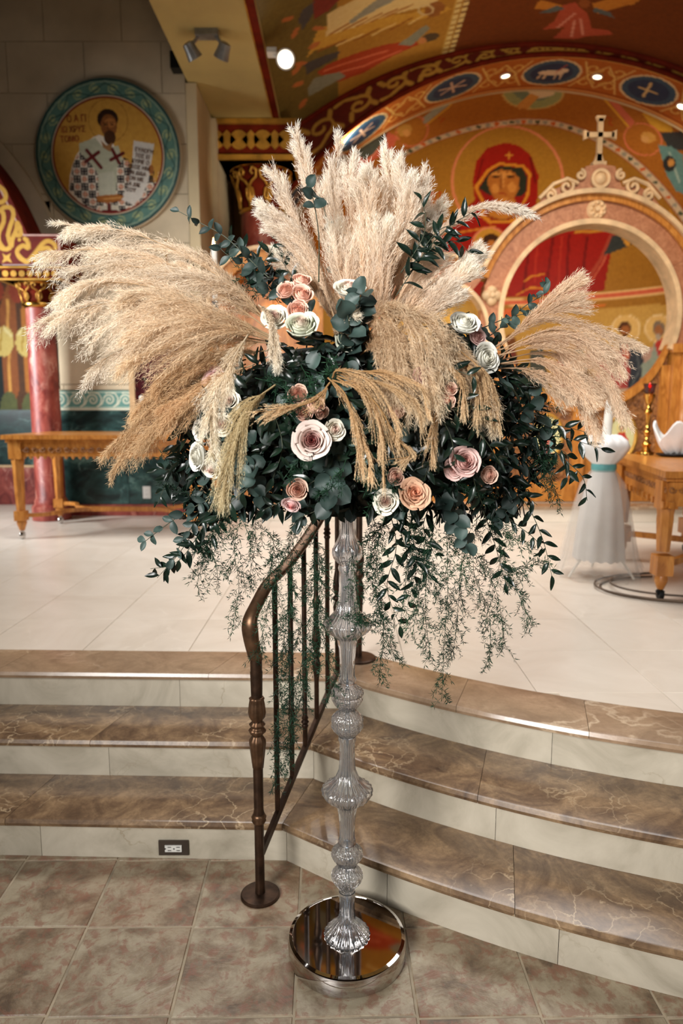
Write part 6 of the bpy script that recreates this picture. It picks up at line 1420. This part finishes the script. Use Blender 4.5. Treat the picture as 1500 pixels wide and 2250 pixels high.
LEFT = [
    ([(610, 720, 1.62), (470, 600, 1.62), (300, 515, 1.66), (130, 492, 1.70)], 42, CR), ([(600, 715, 1.62), (440, 610, 1.60), (260, 552, 1.62), (84, 553, 1.64)], 40, CR), ([(600, 730, 1.6), (450, 630, 1.58), (290, 585, 1.6), (120, 588, 1.62)], 44, CR),
    ([(600, 720, 1.66), (480, 590, 1.72), (380, 545, 1.76), (250, 530, 1.80)], 40, CR), ([(600, 740, 1.58), (430, 660, 1.56), (260, 620, 1.58), (110, 645, 1.6)], 44, CR), ([(600, 740, 1.58), (440, 680, 1.55), (250, 665, 1.56), (78, 712, 1.58)], 46, CR),
    ([(600, 745, 1.56), (450, 700, 1.54), (310, 690, 1.54), (170, 745, 1.56)], 44, CR), ([(590, 750, 1.58), (440, 730, 1.57), (300, 755, 1.58), (185, 815, 1.6)], 42, CR), ([(600, 745, 1.56), (480, 690, 1.52), (380, 660, 1.52), (270, 650, 1.53)], 50, (250, 234, 210)),
    ([(600, 750, 1.55), (500, 720, 1.51), (400, 710, 1.5), (290, 730, 1.52)], 50, (248, 230, 204)), ([(600, 720, 1.6), (520, 640, 1.58), (440, 610, 1.58), (340, 590, 1.6)], 46, CR), ([(600, 755, 1.56), (490, 745, 1.54), (390, 760, 1.54), (275, 795, 1.56)], 44, (244, 222, 190)),
    ([(540, 800, 1.6), (450, 835, 1.6), (350, 890, 1.62), (240, 982, 1.64)], 30, TN), ([(550, 810, 1.6), (460, 860, 1.58), (360, 920, 1.58), (256, 1012, 1.6)], 30, TN), ([(540, 790, 1.62), (440, 820, 1.64), (370, 850, 1.66), (300, 892, 1.68)], 36, TN), ([(560, 800, 1.58), (480, 830, 1.56), (420, 870, 1.56), (370, 900, 1.57)], 36, (226, 190, 148)), ([(590, 770, 1.58), (500, 780, 1.57), (420, 800, 1.58), (350, 830, 1.6)], 42, (230, 196, 154)),
    ([(600, 700, 1.6), (500, 630, 1.62), (420, 590, 1.64), (395, 575, 1.66)], 20, CR)]
for pts, w_, c_ in LEFT: plume(pts, w_*.72, 240, c_, (214, 182, 142) if c_ != TN else (170, 130, 90), .115, .012, .03, .06, .8)
TOP = [
    ([(770, 720), (725, 560), (682, 420), (650, 288)], 24), ([(760, 740), (700, 600), (640, 460), (590, 352)], 22), ([(745, 740), (690, 620), (632, 530), (585, 482)], 22), ([(745, 730), (700, 600), (650, 510), (580, 455)], 18), ([(750, 740), (700, 640), (650, 590), (612, 560)], 22),
    ([(775, 720), (755, 560), (735, 430), (743, 312)], 26), ([(780, 700), (775, 560), (768, 440), (776, 355)], 32), ([(790, 700), (800, 560), (815, 430), (806, 380)], 36), ([(800, 720), (822, 560), (856, 430), (843, 325)], 26), ([(805, 720), (850, 560), (885, 450), (878, 350)], 24), ([(815, 720), (872, 560), (915, 470), (928, 378)], 26),
    ([(810, 720), (860, 580), (895, 470), (905, 400)], 30), ([(760, 700), (735, 580), (715, 470), (720, 400)], 30), ([(820, 700), (870, 600), (920, 520), (935, 480)], 32), ([(790, 690), (790, 560), (800, 470), (790, 420)], 36), ([(850, 710), (925, 560), (1005, 478), (1085, 452), (1156, 466)], 13), ([(850, 700), (900, 560), (945, 480), (968, 452)], 18),
    ([(780, 760), (740, 680), (700, 600), (660, 540)], 34), ([(790, 760), (770, 680), (745, 590), (735, 500)], 38), ([(800, 760), (805, 680), (815, 590), (815, 490)], 40), ([(815, 760), (850, 680), (870, 590), (880, 500)], 40), ([(825, 760), (880, 690), (910, 620), (930, 540)], 38), ([(780, 740), (765, 660), (770, 580), (775, 520)], 36), ([(800, 740), (835, 660), (840, 570), (850, 500)], 38),
    ([(860, 730, 1.6), (930, 640, 1.6), (1042, 552, 1.62)], 30), ([(870, 730, 1.58), (950, 660, 1.57), (1028, 592, 1.58)], 32), ([(850, 710, 1.6), (905, 610, 1.6), (960, 560, 1.62)], 34), ([(860, 740, 1.56), (930, 690, 1.55), (990, 640, 1.56)], 34)]
for j, (pts, w_) in enumerate(TOP): plume([(*q, 1.72-.03*(j % 4)) if len(q) == 2 else q for q in pts], w_, 230, (255, 250, 240), (222, 190, 154), .10, .011, .004, .08, .65)
MID = [([(780, 740, 1.58), (850, 690, 1.5), (920, 750, 1.44), (950, 880, 1.44)], 60), ([(790, 760, 1.56), (850, 730, 1.48), (890, 800, 1.44), (905, 890, 1.44)], 56), ([(800, 740, 1.58), (880, 680, 1.5), (960, 740, 1.46), (965, 840, 1.46)], 50), ([(790, 780, 1.54), (830, 760, 1.48), (860, 810, 1.45), (870, 860, 1.45)], 50), ([(900, 720, 1.55), (960, 720, 1.5), (1010, 760, 1.49), (1050, 820, 1.5), (1085, 880, 1.51)], 26), ([(900, 740, 1.55), (970, 770, 1.48), (1020, 800, 1.48), (1060, 870, 1.49), (1080, 920, 1.5)], 26)]
for j, (pts, w_) in enumerate(MID): plume(pts, w_, 300 if j < 4 else 170, (250, 234, 206), (188, 150, 108), .10, .012, .02, .1, .8)
RIGHT = [([(1080, 780), (1165, 700), (1268, 618)], 24), ([(1090, 760), (1190, 700), (1300, 715), (1392, 752)], 26), ([(1095, 770), (1210, 725), (1310, 750), (1360, 800)], 34), ([(1095, 780), (1220, 760), (1320, 815), (1374, 915)], 16), ([(1100, 790), (1210, 775), (1290, 830), (1345, 880)], 34), ([(1100, 800), (1200, 800), (1270, 860), (1308, 942)], 26), ([(1090, 790), (1180, 740), (1260, 740), (1320, 770)], 38), ([(1090, 800), (1180, 790), (1240, 820), (1290, 870)], 36), ([(1080, 770), (1150, 720), (1220, 680), (1270, 660)], 32), ([(1085, 790), (1150, 750), (1210, 750), (1260, 790)], 40), ([(1085, 810), (1150, 810), (1200, 830), (1240, 860)], 30)]
for j, (pts, w_) in enumerate(RIGHT): plume([(*q, 1.66-.025*(j % 4)) for q in pts], w_*.8, 170, (250, 232, 208), (208, 172, 136), .12, .011, .012, .12, .6)
# drooping tassels in front
WH = (255, 248, 232)
plume([(545, 735, 1.52), (505, 800, 1.47), (478, 860, 1.46), (462, 930, 1.46), (470, 1010, 1.47)], 30, 240, WH, (220, 200, 170), .07, .011, .01, .02, .7)
plume([(605, 845, 1.46), (550, 890, 1.42), (515, 970, 1.41), (492, 1092, 1.41)], 32, 260, (222, 208, 172), (206, 184, 140), .10, .008, .01, .04, .45)
plume([(568, 670, 1.55), (598, 700, 1.52), (606, 790, 1.5)], 16, 110, WH, (220, 196, 164), .06, .01, .01, .05, .7)
plume([(735, 740, 1.55), (745, 720, 1.53), (770, 690, 1.51)], 16, 80, WH, (220, 196, 164), .05, .009, .005, .05, .7)
TG = (244, 220, 182)
for pts in ([(720, 830, 1.42), (760, 870, 1.40), (785, 960, 1.39), (792, 1060, 1.39)], [(730, 835, 1.42), (800, 860, 1.39), (835, 950, 1.38), (845, 1072, 1.38)], [(740, 820, 1.42), (830, 840, 1.39), (905, 880, 1.38), (935, 960, 1.38)], [(740, 830, 1.42), (820, 880, 1.38), (870, 960, 1.38), (900, 1000, 1.38), (850, 1010, 1.38)],
            [(725, 840, 1.42), (690, 880, 1.40), (620, 900, 1.39), (560, 905, 1.39)], [(730, 840, 1.42), (770, 900, 1.40), (800, 980, 1.39), (815, 1040, 1.39)], [(780, 815, 1.42), (850, 820, 1.40), (920, 850, 1.39), (940, 900, 1.39)], [(740, 825, 1.42), (790, 850, 1.40), (830, 920, 1.39), (830, 1000, 1.39)], [(730, 830, 1.42), (745, 815, 1.40), (820, 845, 1.39), (870, 930, 1.38), (880, 985, 1.38)],
            [(960, 790, 1.46), (1010, 830, 1.44), (1020, 890, 1.44)], [(1000, 780, 1.48), (1045, 830, 1.46), (1050, 920, 1.46)], [(1040, 800, 1.5), (1080, 840, 1.48), (1095, 930, 1.48)], [(1010, 770, 1.48), (1060, 820, 1.47), (1075, 900, 1.47)], [(960, 850, 1.44), (955, 930, 1.43), (945, 1010, 1.43)]):
    plume(pts, 15, 90, TG, (186, 146, 98), .06, .006, .012, .0, .4, kh=14)
